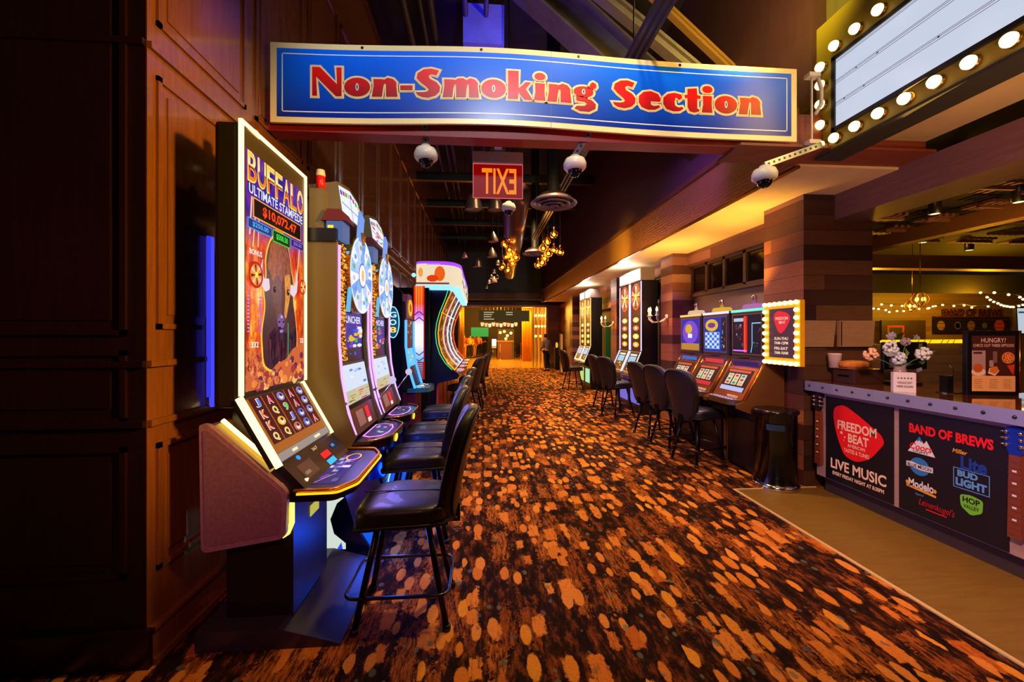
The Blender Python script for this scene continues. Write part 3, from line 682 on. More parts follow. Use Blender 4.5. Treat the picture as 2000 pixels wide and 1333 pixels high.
# button deck
deck = rnd_poly([(.55, -.01), (.77, .0), (.84, .12), (.84, .62), (.78, .74), (.55, .76)], .03)
fd = F((0, 0, .775), (1, 0, 0), (0, 1, 0))
MB().prism(deck, fd, .05, BLK).build('button_deck', bf)
s = MB(); s.rect(fd, .60, .10, .74, .62, E((60, 44, 120), .8), 1).rect(fd, .61, .36, .73, .40, E((225, 190, 255), 1.4), 2)
for i in range(16):
    r_ = random.Random(i); x = .61+.1*r_.random(); y = .12+.44*r_.random(); s.rect(fd, x, y, x+.03, y+.05, E([(140, 60, 200), (180, 180, 220), (50, 60, 170), (110, 90, 160)][i % 4], .9), 3+i % 3)
s.poly(fd, [(.63, .10), (.635, .10), (.70, .24), (.695, .24)], E((255, 180, 80), 1), 7); s.ring(fd, .70, .55, .045, .07, .01, E((255, 170, 60), 1.4), 7, 18)
s.build('deck_screen', bf)
s = MB(); s.tube([(x, y, .782) for x, y in deck[4:-4]], .009, M('amber_rim', (250, 170, 40), .3, .8), 6); s.tube([(x+.012, y, .765) for x, y in deck[4:-4]], .006, E((255, 160, 20), 2.2, 'amber_led'), 6)
s.build('deck_rim', bf)

# ================================================================== busy art helper
def art(mb, fr, a0, b0, a1, b1, cols, seed, n=24, L=2, s=1.0, words=()):
    r = random.Random(seed); W, Hg = a1-a0, b1-b0
    for i in range(n):
        x = a0+r.random()*W*.85; y = b0+r.random()*Hg*.88; w1 = min(W*(.06+.2*r.random()), a1-x); h1 = min(Hg*(.03+.12*r.random()), b1-y)
        c = E(cols[r.randrange(len(cols))], s)
        if r.random() < .5: mb.rect(fr, x, y, x+w1, y+h1, c, L+i % 4)
        else: mb.ell(fr, x+w1/2, y+h1/2, w1/2, h1/2, c, L+i % 4, 10)
    for (t_, x, y, w1, h1, c) in words: mb.text(fr, t_, a0+x*W, b0+y*Hg, w1*W, h1*Hg, E(c, s), L+5, .02)
    return mb
# ================================================================== the two wheel machines
SIDE = M('olive_grey_side', (112, 98, 62), .45, .1)
def wheel_machine(loc, label, seed):
    t = thing('wheel_slot_machine', label, 'slot machine', loc, 0, 'wheel-topped slot machines on the left')
    W = .76; ps = F((0, 0, 0), (1, 0, 0), (0, 0, 1))
    prof = [(.28, .42), (.28, 2.17), (.305, 2.2), (.50, 2.2), (.50, 1.5), (.52, 1.25), (.57, 1.0), (.63, .84), (.60, .78), (.50, .42)]
    MB().prism(prof, ps, .03, SIDE).build('side_panel', t)
    MB().prism(prof, F((0, .73, 0), (1, 0, 0), (0, 0, 1)), .03, SIDE).build('side_panel', t)
    inner = [(.28, .42), (.28, 2.18), (.47, 2.18), (.47, 1.5), (.49, 1.25), (.54, 1.0), (.58, .80), (.47, .42)]
    cb = MB().prism(inner, F((0, .03, 0), (1, 0, 0), (0, 0, 1)), .70, BLK).build('cabinet', t)
    MB().prism(rnd_poly([(.25, 1.28), (.30, 1.24), (.30, 1.66), (.25, 1.66)], .02), ps, .001, BLK, .002).build('side_vent', t)
    for y in (.012, .748):
        s = MB()
        s.tube([(.512, y, 2.18), (.512, y, 1.5), (.53, y, 1.26), (.56, y, 1.08)], .009, LEDP, 6)
        s.tube([(.562, y, 1.06), (.60, y, .92), (.625, y, .85)], .009, LEDP, 6)
        s.tube([(.58, y, .76), (.54, y, .66)], .009, LEDP, 6)
        s.build('edge_light', t)
    # screens
    f1 = FX(.473, .08, 1.38); s = MB(); s.prism([(-.02, -.02), (.62, -.02), (.62, .36), (-.02, .36)], f1, .01, M('screen_frame_purple', (70, 50, 90), .3, .5))
    s.rect(f1, 0, 0, .60, .34, E((70, 60, 170), .8), 1)
    art(s, f1, 0, 0, .60, .26, [(150, 60, 190), (60, 90, 220), (60, 190, 60), (230, 190, 50), (240, 240, 255), (220, 60, 90)], seed, 34, 2, .95, [('LAUNCHER', .5, 1.12, .8, .22, (240, 240, 255))])
    s.build('upper_screen', t)
    f2 = F((.545, .08, 1.04), (0, 1, 0), (-.055, 0, .30)); s = MB(); s.prism([(-.02, -.02), (.62, -.02), (.62, .31), (-.02, .31)], f2, .01, BLK2)
    s.rect(f2, 0, 0, .60, .29, E((214, 228, 246), 1.0), 1).rect(f2, 0, 0, .60, .10, E((210, 200, 170), .9), 2)
    art(s, f2, .08, .12, .56, .26, [(160, 190, 240), (90, 130, 210), (245, 245, 255)], seed+1, 8, 3, 1)
    art(s, f2, 0, .0, .6, .09, [(200, 170, 60), (120, 90, 80), (230, 220, 120), (236, 60, 60)], seed+2, 18, 4, .9)
    s.build('reel_screen', t)
    f3 = F((.60, .12, .84), (0, 1, 0), (-.045, 0, .14)); s = MB(); s.prism([(-.06, -.02), (.60, -.02), (.60, .17), (-.06, .17)], f3, .05, M('bronze_panel', (120, 76, 60), .3, .6))
    s.rect(f3, .10, .02, .28, .14, M('card_window', (160, 130, 120), .3), 1).rect(f3, .33, .05, .42, .14, E((230, 30, 50), 1.2), 1).rect(f3, .33, .01, .42, .045, E((255, 220, 220), 1), 1)
    s.build('validator_panel', t)
    dk = rnd_poly([(.50, .0), (.74, .02), (.84, .16), (.84, .60), (.74, .74), (.50, .76)], .04)
    fd2 = F((0, 0, .80), (1, 0, 0), (0, 1, 0)); MB().prism(dk, fd2, .06, M('deck_black', (20, 18, 26), .2, .4)).build('button_deck', t)
    s = MB(); s.poly(fd2, [(.62, .18), (.68, .14), (.76, .18), (.79, .3), (.79, .46), (.76, .58), (.68, .62), (.62, .58)], E((236, 130, 240), 1.6), 1)
    s.poly(fd2, [(.633, .195), (.68, .158), (.752, .195), (.78, .31), (.78, .45), (.752, .565), (.68, .602), (.633, .565)], E((70, 60, 90), .6), 2)
    art(s, fd2, .64, .2, .77, .56, [(190, 190, 220), (110, 90, 150), (50, 120, 220), (220, 210, 240)], seed+3, 16, 3, .8)
    s.build('deck_screen', t)
    MB().tube([(x, y, .805) for x, y in dk[5:-5]], .008, GOLD, 6).build('deck_rim', t)
    MB().ell(F((.845, .2, .72), (0, 1, 0), (0, 0, 1)), .1, .04, .06, .03, E((255, 210, 60), 1.4), 0, 14).build('gold_badge', t)
    # pull lever with ball
    lv = MB().tube([(.60, .76, .98), (.70, .78, 1.12)], .008, CHR, 6).build('lever', t)
    MB().ball((.71, .78, 1.15), .035, E((230, 214, 250), .8), 10).build('knob', lv)
    # coin column
    gm = M('gold_coins', (226, 160, 50), .25, 1.0); r = random.Random(seed); s = MB()
    for i in range(90):
        z = 1.38+.82*(i/90); s.lathe([(.001, -.008), (.021, -.006), (.021, .006), (.001, .008)], (.505+.02*r.random(), .042+.05*r.random(), z), gm if i % 3 else E((255, 190, 70), .9), 7, (r.random(), r.random()-.5, 1))
    s.build('coin_column', t)
    # pale lamp tube and wheel
    MB().tube([(.53, .14, 1.72), (.545, .14, 1.9), (.53, .14, 2.16)], .016, E((110, 190, 235), 1.0), 8).build('lamp_tube', t)
    wc = (.555, .40, 2.02); wl = MB(); fw = FX(wc[0], wc[1], wc[2]); R = .30
    wl.prism([(R*math.cos(2*PI*i/40), R*math.sin(2*PI*i/40)) for i in range(40)], fw, .06, GOLD)
    cs = [(236, 240, 255), (150, 190, 250), (240, 240, 255), (110, 160, 240), (225, 215, 255), (170, 210, 255)]
    for i in range(16): wl.ell(fw, 0, 0, R*.96, R*.96, E(cs[i % 6], 1.05), 1, 3, 2*PI*i/16, 2*PI*(i+1)/16)
    wl.ring(fw, 0, 0, R, R, .018, E((200, 225, 255), 1.3), 3)
    for i in range(16): a_ = 2*PI*(i+.5)/16; wl.ell(fw, R*.72*math.cos(a_), R*.72*math.sin(a_), .03, .02, E([(90, 150, 230), (80, 190, 120), (200, 190, 240)][i % 3], 1), 4, 8)
    for i in range(5): a_ = 2*PI*(i+.2)/5; wl.ell(fw, R*.42*math.cos(a_), R*.42*math.sin(a_), .06, .05, E([(180, 205, 250), (120, 180, 235)][i % 2], 1), 4, 10)
    wl.ell(fw, 0, 0, .10, .10, E((80, 120, 200), 1), 5).ell(fw, 0, 0, .085, .085, E((245, 245, 255), 1.1), 6).ell(fw, 0, 0, .04, .05, E((250, 190, 120), 1), 7, 10)
    whe = wl.build('prize_wheel', t)
    MB().box(.45, .497, .35, .45, 1.9, 2.1, BLK).build('wheel_bracket', whe)
    MB().prism([(-.05, .33), (.05, .33), (.0, .24)], FX(.575, .40, 2.02), .02, GOLD).build('pointer', whe)
    # topper: little house, lit sign, gem panel
    tp = MB(); tp.box(.28, .50, -.02, .2, 2.2, 2.29, BLK); tp.build('topper_base', t)
    hs = MB(); hs.box(.42, .53, .02, .18, 2.22, 2.36, E((120, 150, 220), .45)); hs.prism([(.39, 2.35), (.56, 2.35), (.52, 2.43), (.43, 2.43)], F((0, 0, 0), (1, 0, 0), (0, 0, 1)), .20, M('dark_red_roof', (96, 18, 22), .5))
    hs.rect(F((.40, .018, 2.22), (1, 0, 0), (0, 0, 1)), .03, .02, .07, .10, YL, 1); hs.build('topper_house', t)
    sg = MB(); fsn = F((.50, .10, 2.42), (0, 1, 0), (-.15, 0, 1)); sg.prism([(0, 0), (.58, 0), (.60, .14), (.50, .26), (.3, .30), (.0, .24)], fsn, .2, SIDE, 0)
    sg.poly(fsn, [(.02, .02), (.56, .02), (.57, .13), (.48, .235), (.3, .27), (.02, .22)], E((230, 236, 245), 1.1), 1)
    for i in range(9): sg.rect(fsn, .03+i*.06, .20-.01*abs(i-4), .075+i*.06, .235-.01*abs(i-4), E([(60, 60, 230), (220, 50, 60), (40, 170, 80), (240, 190, 50)][i % 4], 1), 3)
    sg.rect(fsn, .26, .02, .27, .19, E((90, 100, 140), 1), 3).rect(fsn, .04, .10, .52, .107, E((90, 100, 140), 1), 3)
    if seed % 2: art(sg, fsn, .03, .02, .5, .2, [(240, 90, 40), (50, 170, 80), (230, 60, 60), (120, 60, 200)], seed+9, 14, 4)
    sg.build('topper_sign', t)
    MB().prism([(.0, 0), (.10, .0), (.16, .2), (.06, .24)], FX(.56, .3, 2.28), .02, E((120, 160, 235), 1)).build('topper_gem', t)
    br = MB().lathe([(.03, 0), (.03, .10)], (.36, .08, 2.58 if seed % 2 == 0 else 2.50), M('red_beacon', (220, 24, 20), .3), 12, caps=True)
    br.lathe([(.03, .10), (.032, .11), (.026, .145), (.001, .15)], (.36, .08, 2.58 if seed % 2 == 0 else 2.50), M('cream_beacon', (230, 205, 140), .4), 12); br.build('beacon', t)
    MB().box(.30, .40, .03, .13, 2.28, 2.58 if seed % 2 == 0 else 2.50, SIDE).build('beacon_post', t)
    # glowing base
    b = MB(); b.prism([(.28, 0), (.74, 0), (.74, .03), (.62, .22), (.55, .45), (.28, .45)], F((0, 0, 0), (1, 0, 0), (0, 0, 1)), .76, M('blue_black_base', (14, 26, 60), .25, .4)); bs = b.build('base', t)
    fb = F((0, 0, 0), (1, 0, 0), (0, 0, 1)); s = MB()
    s.poly(fb, [(.37, .06), (.56, .06), (.56, .10), (.48, .17), (.455, .27), (.50, .38), (.55, .42), (.38, .42)], E((215, 228, 215), .95), 1)
    s.poly(fb, [(.37, .12), (.41, .09), (.37, .06)], E((40, 190, 80), 1), 2).poly(fb, [(.50, .06), (.53, .11), (.54, .06)], E((40, 70, 230), 1), 2)
    s.build('lit_side_window', bs)
    ft = F((.74, 0, .035), (0, 1, 0), (-.12, 0, .19)); s = MB(); s.rect(ft, .02, .01, .74, .21, E((6, 84, 225), 1.1, 'blue_footlight'), 1)
    s.tube([ft.p(a_, .12+.1*math.sin(a_*4+.4), .006) for a_ in [i*.09+.04 for i in range(8)]], .006, LEDC, 5)
    s.build('step_light', bs)
    MB().lathe([(.13, 0), (.13, .32)], (.62, .40, .44), M('blue_drum', (30, 80, 170), .2, .7), 16, caps=True).build('knee_drum', t)
    return t
wheel_machine((-1.5, 2.93, 0), 'slot machine with big round prize wheel and house topper, right behind the buffalo machine', 2)
wheel_machine((-1.5, 3.76, 0), 'second slot machine with a round prize wheel and green and orange topper', 5)
lamp('machine_blue_glow', 'POINT', (-.58, 2.90, .20), 7, (10, 80, 255), None, .06)
lamp('machine_blue_glow', 'POINT', (-.72, 3.3, .45), 6, (30, 90, 255), None, .08)
lamp('machine_blue_glow', 'POINT', (-.80, 4.2, .35), 4, (30, 90, 255), None, .08)
lamp('machine_screen_fill', 'AREA', (-.92, 3.35, 1.5), 15, (150, 130, 255), (1, 3.35, .9), .5)  # unseen area lights added in front of the screens to boost their glow
lamp('machine_screen_fill', 'AREA', (-.92, 4.2, 1.5), 13, (130, 120, 255), (1, 4.2, .9), .5)

# ================================================================== slim blue machine
t = thing('slim_slot_machine', 'slim dark blue slot machine with lit side lettering and arched gold top', 'slot machine', (-1.5, 5.5, 0))
NAVY = M('navy_gloss_side', (10, 16, 44), .2, .2)
MB().prism([(.0, 0), (.0, 2.4), (.06, 2.44), (.46, 2.12), (.46, .0)], pxz, .04, NAVY).build('side_panel', t)
MB().box(.0, .40, .04, .7, 0, 2.1, NAVY).build('cabinet', t)
fb = F((0, -.001, 0), (1, 0, 0), (0, 0, 1)); s = MB()
s.ring(fb, .34, 1.72, .085, .21, .012, LEDC, 1).ell(fb, .34, 1.72, .07, .19, E((20, 80, 120), .8), 1)
for i, (c_, z) in enumerate((('G', 1.82), ('O', 1.72), ('8', 1.62))): s.text(fb, c_, .34, z, .09, .075, E((190, 240, 255), 1.2) if i < 2 else E((250, 220, 90), 1.1), 3, .02)
s.build('side_lettering', t)
s = MB(); s.prism(rnd_poly([(.42, .80), (.60, .85), (.53, 1.1), (.49, 1.4), (.49, 2.0), (.42, 2.0)], .02), F((0, .05, 0), (1, 0, 0), (0, 0, 1)), .6, BLK); s.build('door', t)
for y in (.04, .66): MB().tube([(.50, y, 1.75), (.50, y, 1.4), (.54, y, 1.1), (.62, y, .84)], .018, E((70, 150, 255), 2.0), 6).build('edge_light', t)
f1 = F((.494, .1, 1.40), (0, 1, 0), (0, 0, 1)); s = MB(); s.rect(f1, 0, 0, .5, .36, E((120, 70, 60), .6), 1); art(s, f1, 0, 0, .5, .36, [(190, 120, 90), (90, 50, 60), (220, 180, 120)], 3, 12, 2, .8); s.build('upper_screen', t)
f1 = F((.535, .1, 1.12), (0, 1, 0), (-.04, 0, .24)); s = MB(); s.rect(f1, 0, 0, .5, .25, E((110, 200, 240), 1), 1); art(s, f1, 0, 0, .5, .25, [(60, 150, 220), (190, 240, 255), (250, 220, 90)], 8, 10, 2, 1); s.build('reel_screen', t)
s = MB(); s.prism(rnd_poly([(0, 0), (.55, 0), (.55, .2), (.4, .34), (.15, .34), (0, .2)], .05), FX(.5, .08, 1.78), .08, M('purple_arch', (110, 60, 160), .3, .3)); s.build('arch_top', t)
s = MB(); s.ell(FX(.505, .08, 1.78), .28, .15, .17, .12, E((240, 180, 30), 1.1), 1, 16); s.ell(FX(.505, .08, 1.78), .28, .15, .08, .06, E((190, 60, 30), 1), 2, 12); s.build('arch_picture', t)
MB().prism(rnd_poly([(.5, .04), (.80, .1), (.84, .35), (.80, .6), (.5, .66)], .05), F((0, 0, .84), (1, 0, 0), (0, 1, 0)), .06, M('cyan_deck', (60, 130, 160), .2, .5)).build('button_deck', t)
s = MB(); art(s, F((0, 0, .84), (1, 0, 0), (0, 1, 0)), .56, .1, .8, .6, [(130, 220, 240), (230, 120, 220), (250, 250, 255), (240, 200, 90)], 2, 18, 2, 1.1); s.build('deck_screen', t)
MB().box(.44, .62, .1, .6, 0, .78, M('dark_red_trim', (90, 16, 40), .3)).build('pedestal', t)
boxs('trim_35', -1.56, -1.3, 4.6, 5.4, 1.9, 2.14, m_wl)

# ================================================================== bank of curved neon machines
t = thing('machine_bank_sign', 'lit end column and wrap-around picture topper of the curved neon machine bank', 'sign', (-1.5, 7.0, 0))
cpr = [(-.02, 0), (.62, 0), (.62, 2.35), (-.02, 2.35)]
MB().prism(cpr, pxz, .26, M('near_black_endcap', (12, 13, 22), .3, .2)).build('end_panel', t)
fe = F((.40, -.004, .80), (1, 0, 0), (0, 0, 1)); fe.o = V((.36, -.004, .80)); s = MB()
t2 = NT('column_light'); sp2 = t2.n('ShaderNodeSeparateXYZ'); t2.l(t2.pos(), sp2.inputs[0])
cc = t2.ramp(t2.math('DIVIDE', t2.math('SUBTRACT', sp2.outputs[2], .8), 1.6), [(0, (30, 90, 190)), (.22, (120, 190, 255)), (.38, (255, 240, 230)), (.58, (255, 240, 255)), (.68, (210, 110, 230)), (.80, (240, 60, 20)), (1, (255, 96, 10))])
mcol = t2.set((5, 5, 5), .3, 0, cc, 1.1)
s.rect(fe, 0, 0, .19, 1.58, E((190, 20, 10), .8), 0).rect(fe, .02, .30, .17, 1.58, mcol, 1)
for i, z in enumerate((.36, .46, .98, 1.08)):
    sg_ = 1 if i > 1 else -1
    s.poly(fe, [(.02, z), (.095, z+.06*sg_), (.17, z), (.17, z+.02), (.095, z+.02+.06*sg_), (.02, z+.02)], E((70, 40, 120), .8), 2)
for i in range(9): s.rect(fe, .03, .02+i*.03, .16, .036+i*.03, E((110, 170, 220), .25+.09*i), 2)
for x in (.05, .09, .13): s.rect(fe, x, 1.15, x+.008, 1.58, E((255, 190, 90), 1.2), 2)
s.build('lit_column', t)
tp_ = rnd_poly([(.38, 0), (.98, 0), (1.14, .35), (1.14, 4.1), (.4, 4.1)], .2, 6)
MB().prism(tp_, F((0, 0, 2.76), (1, 0, 0), (0, 1, 0)), .36, E((246, 226, 190), .95)).build('topper', t)
s = MB(); s.prism([(x*1.004, y) for x, y in tp_], F((0, 0, 2.80), (1, 0, 0), (0, 1, 0)), .06, E((150, 60, 240), 1.5)); s.build('violet_cap', t)
s = MB(); s.prism([(x-.02, y+.02) for x, y in tp_], F((0, 0, 2.41), (1, 0, 0), (0, 1, 0)), .07, E((120, 180, 255), 2.0)); s.build('under_light', t)
s = MB(); fn = F((.40, -.003, 2.41), (1, 0, 0), (0, 0, 1))
s.ell(fn, .40, .18, .09, .13, E((236, 96, 20), 1), 1, 12).ell(fn, .28, .10, .1, .06, E((230, 60, 16), 1), 2, 10).ell(fn, .08, .2, .04, .08, E((240, 160, 70), 1), 1, 10).rect(fn, .0, .0, .56, .03, E((120, 60, 60), 1), 2)
fn = FX(1.141, .5, 2.41); art(s, fn, 0, .02, 3.5, .34, [(230, 60, 40), (60, 110, 210), (240, 190, 70), (40, 40, 60), (250, 250, 250), (90, 170, 120)], 12, 40, 2, 1); s.build('topper_picture', t)
MB().ball((.37, -.02, 2.56), .035, LEDC, 10).build('blue_dot_lamp', t)
prof2 = [(.30, 0), (.30, 2.42), (.98, 2.42), (.80, 1.98), (.72, 1.6), (.76, 1.3), (.90, 1.05), (1.02, .93), (1.10, .86), (1.08, .78), (.72, .70), (.70, .0)]
scr = [(.985, 2.36), (.89, 2.17), (.80, 1.95), (.745, 1.75), (.728, 1.58), (.745, 1.40), (.80, 1.22), (.895, 1.06), (1.02, .935)]
NEON = [((255, 150, 30), (120, 60, 10)), ((255, 190, 240), (120, 90, 30)), ((200, 245, 255), (30, 90, 90)), ((255, 90, 40), (110, 20, 30))]
for i, (c1, c2) in enumerate(NEON):
    nm = ['orange-edged', 'pink-edged', 'icy white-edged', 'red-edged'][i]
    t = thing('curved_slot_machine', 'curved screen slot machine with %s neon outline, %s in its bank' % (nm, ['nearest', 'second', 'third', 'farthest'][i]), 'slot machine', (-1.5, 7.28+i*1.02, 0), 0, 'curved neon slot machines')
    MB().prism(prof2, pxz, .96, M('black_violet_body', (20, 14, 34), .25, .3)).build('cabinet', t)
    s = MB()
    for part_, (lo, hi) in (('a', (0, 4)), ('b', (4, 9))):
        seg = scr[lo:hi+0] if part_ == 'a' else scr[lo-1:hi]
        if part_ == 'a': seg = scr[0:3]
        else: seg = scr[2:]
        vs_ = []
        for x, z in seg: vs_ += [(x+.004, .06, z-.01), (x+.004, .90, z-.01)]
        s.add(vs_, [(2*k, 2*k+2, 2*k+3, 2*k+1) for k in range(len(seg)-1)], E(c2, .35))
    for j in range(36):
        r_ = random.Random(j+i*40); k_ = r_.randrange(len(scr)-1); a_ = r_.random()*.7; x0, z0 = scr[k_]; x1, z1 = scr[k_+1]; y = .09+.68*r_.random(); w1 = .05+.1*r_.random()
        P = [(x0+(x1-x0)*q+.010, yy, z0+(z1-z0)*q-.01) for q, yy in ((a_, y), (a_, min(.88, y+w1)), (min(1, a_+.3), min(.88, y+w1)), (min(1, a_+.3), y))]
        s.add(P, [(0, 3, 2, 1)], E([(250, 200, 60), c1, (230, 60, 60), (60, 150, 80), (240, 240, 240), (70, 80, 190)][j % 6], .55))
    s.build('curved_screen', t)
    s = MB()
    for lo, hi in ((0, 3), (2, 9)):
        seg = scr[lo:hi]
        lp = [(x+.012, .03, z) for x, z in seg]+[(x+.012, .93, z) for x, z in reversed(seg)]
        s.tube(lp, .010, E(c1, 1.6, 'neon'), 5, True)
    s.tube([(x-.0, -.005, z) for x, z in [(.93, 2.38)]+[(q[0]-.03, q[1]) for q in scr[1:]]], .007, E([(60, 200, 120), (160, 80, 255), (150, 90, 255), (255, 60, 120)][i], 1.6, 'neon'), 5)
    s.build('neon_outline', t)
    MB().prism(rnd_poly([(.9, .04), (1.15, .12), (1.2, .46), (1.15, .82), (.9, .92)], .05), F((0, 0, .90), (1, 0, 0), (0, 1, 0)), .05, M('pearl_deck', (190, 170, 200), .2, .6)).build('button_deck', t)
    s = MB(); art(s, F((0, 0, .90), (1, 0, 0), (0, 1, 0)), .93, .12, 1.15, .82, [(230, 220, 255), (240, 130, 220), (90, 190, 190), (130, 90, 200)], i+30, 20, 2, 1.1); s.build('deck_screen', t)
    MB().box(.70, .74, .05, .9, .02, .72, M('pale_red_door', (170, 60, 60), .35)).build('door', t)
lamp('neon_bank_glow', 'AREA', (-.45, 9.3, 1.6), 30, (255, 150, 190), (1, 9.3, .5), .8, sizey=3)
# ================================================================== the blue overhead sign
def hump(x): return .045*math.exp(-((x-.15)/.9)**2)
X0, X1, ZB, ZT, YS = -1.50, 2.47, 3.07, 3.64, 3.04
fsg = F((X0, YS, ZB), (1, 0, 0), (0, 0, 1)); SW = X1-X0; SH = ZT-ZB
def hz(mb):
    mb.v = [(x, y, z+hump(x)) for x, y, z in mb.v]; return mb
def strip(mb, a0, b0, a1, b1, m, L, n=40, th=0):
    for i in range(n):
        x, y = a0+(a1-a0)*i/n, a0+(a1-a0)*(i+1)/n
        mb.rect(fsg, x, b0, y, b1, m, L)
    return mb
tb = NT('sign_blue_gradient'); sp2 = tb.n('ShaderNodeSeparateXYZ'); tb.l(tb.pos(), sp2.inputs[0])
mblue = tb.set(tb.ramp(tb.math('DIVIDE', tb.math('SUBTRACT', sp2.outputs[2], ZB), SH), [(.1, (0, 40, 150)), (.9, (0, 108, 255))]), .3, 0)  # blue gets brighter towards the top
tr_ = NT('sign_red_gradient'); sp2 = tr_.n('ShaderNodeSeparateXYZ'); tr_.l(tr_.pos(), sp2.inputs[0])
mred = tr_.set(tr_.ramp(tr_.math('DIVIDE', tr_.math('SUBTRACT', sp2.outputs[2], ZB), SH), [(.25, (120, 6, 10)), (.5, (200, 6, 10)), (.75, (255, 16, 6))]), .35, 0)  # red gets darker towards the bottom
CRM = M('sign_cream_edge', (246, 222, 158), .35); LINE = M('sign_white_line', (240, 244, 250), .35)
sign = thing('overhead_section_sign', 'long blue Non-Smoking Section sign with gold edge hanging across the aisle', 'sign')
mb = MB()
n = 40
for i in range(n):
    mb.box(X0+SW*i/n, X0+SW*(i+1)/n, YS, YS+.02, ZB, ZT, CRM)
hz(mb).build('panel', sign)
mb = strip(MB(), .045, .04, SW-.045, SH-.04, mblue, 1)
strip(mb, .08, .075, SW-.08, .082, LINE, 2); strip(mb, .08, SH-.082, SW-.08, SH-.075, LINE, 2)
mb.rect(fsg, .08, .075, .087, SH-.075, LINE, 2).rect(fsg, SW-.087, .075, SW-.08, SH-.075, LINE, 2).rect(fsg, 2.02, .0, 2.023, SH, M('panel_joint', (60, 90, 150), .5), 2)
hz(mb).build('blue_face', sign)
# hand-drawn fat letters: strokes as polygons in a 1-high box (x-height .62)
def GL():
    def o_(cx, w, h, ihw=.055, ihh=.2, cy=None):
        cy = h/2 if cy is None else cy
        out = [(cx+w/2*math.cos(a)*1.0, cy+h/2*math.sin(a)) for a in [2*PI*i/24 for i in range(24)]]
        inn = [(cx+ihw*math.cos(a), cy+h*ihh*math.sin(a)) for a in [2*PI*i/24 for i in range(24)]]
        return [('ring', out, inn)]
    G = {}
    G['N'] = (1.0, [('p', [(.03, 0), (.19, 0), (.16, .66), (.78, 0), (.97, 0), (.97, 1), (.80, 1), (.82, .42), (.27, 1), (.03, 1)])])
    G['o'] = (.86, o_(.43, .84, .66))
    G['n'] = (.86, [('p', [(.0, .0), (.33, 0), (.37, .3), (.40, .46), (.46, .44), (.46, .0), (.84, 0), (.80, .36), (.80, .50), (.70, .62), (.52, .67), (.40, .60), (.33, .62), (.05, .62), (.06, .4)])])
    G['-'] = (.46, [('p', [(.03, .24), (.43, .24), (.43, .40), (.03, .40)])])
    S = [(.10, .06), (.03, .17), (.30, .17), (.42, .20), (.46, .26), (.38, .36), (.20, .50), (.06, .66), (.10, .84), (.30, .97), (.55, 1.0), (.80, .93), (.72, .76), (.54, .80), (.46, .74), (.50, .64), (.72, .52), (.84, .36), (.82, .18), (.68, .04), (.45, -.03), (.25, -.01)]
    G['S'] = (.88, [('p', S)])
    G['m'] = (1.24, [('p', [(.0, 0), (.33, 0), (.36, .3), (.40, .46), (.45, .44), (.45, 0), (.78, 0), (.80, .3), (.83, .46), (.88, .44), (.88, 0), (1.22, 0), (1.18, .36), (1.18, .50), (1.08, .63), (.92, .67), (.80, .60), (.68, .67), (.52, .66), (.42, .60), (.33, .62), (.05, .62), (.06, .4)])])
    G['k'] = (.86, [('p', [(.02, 0), (.36, 0), (.38, .24), (.58, 0), (.86, 0), (.62, .38), (.80, .62), (.62, .62), (.38, .38), (.38, 1), (.02, 1)])])
    dot = [('p', [(.21+.19*math.cos(2*PI*i/16), .86+.135*math.sin(2*PI*i/16)) for i in range(16)])]
    G['i'] = (.42, [('p', [(.0, 0), (.40, 0), (.37, .3), (.38, .62), (.04, .62), (.05, .3)])]+dot)
    G['g'] = (.86, o_(.36, .70, .40, .06, .26, .44)+[('p', [(.50, .58), (.58, .70), (.62, .78), (.70, .82), (.80, .76), (.82, .66), (.76, .58), (.66, .56)])]+[('p', [(.10, .22), (.12, .10), (.40, .08), (.48, .02), (.40, -.06), (.12, -.08), (.04, -.18), (.24, -.27), (.56, -.27), (.78, -.14), (.80, .02), (.66, .16), (.44, .22), (.34, .28), (.16, .28)])])
    G['e'] = (.84, [('p', [(.46, .30), (.80, .30), (.82, .42), (.72, .58), (.46, .67), (.20, .62), (.03, .46), (.02, .24), (.14, .06), (.38, -.02), (.62, .0), (.80, .10), (.76, .17), (.58, .13), (.47, .17)]), ])
    G['c'] = (.78, [('p', [(.60, .40), (.72, .50), (.68, .62), (.44, .67), (.20, .62), (.03, .46), (.02, .24), (.14, .06), (.38, -.02), (.62, .0), (.76, .10), (.72, .17), (.58, .14), (.46, .20), (.44, .34), (.48, .50), (.54, .46)])])
    G['t'] = (.56, [('p', [(.08, .50), (.08, .18), (.16, .02), (.34, -.02), (.52, .04), (.50, .12), (.44, .12), (.44, .50), (.56, .50), (.56, .62), (.44, .62), (.42, .88), (.08, .84), (.08, .62), (-.02, .62), (-.02, .50)])])
    G[' '] = (.42, [])
    return G
G = GL()
def offset_poly(pts, d):
    n = len(pts); ar = sum(pts[i][0]*pts[(i+1) % n][1]-pts[(i+1) % n][0]*pts[i][1] for i in range(n))
    sg = 1 if ar > 0 else -1; out = []
    for i in range(n):
        p0, p1, p2 = V(pts[i-1]), V(pts[i]), V(pts[(i+1) % n])
        e1 = (p1-p0).normalized(); e2 = (p2-p1).normalized()
        n1 = V((e1.y, -e1.x))*sg; n2 = V((e2.y, -e2.x))*sg; b = (n1+n2)
        if b.length < .3: b = n1
        b.normalize(); k = min(1.7, 1/max(.35, b.dot(n1))); q = p1+b*d*k; out.append((q.x, q.y))
    return out
txt = 'Non-Smoking Section'; tw = sum(G[c][0] for c in txt)+.04*len(txt)
hgt = .208; kx = 3.40/tw; a = .285; base = .192
lm = MB(); om = MB()
def put(mb, fr, pts, a, L, m, ky=hgt):
    mb.poly(fr, [(a+x*kx, base+y*ky) for x, y in pts], m, L)
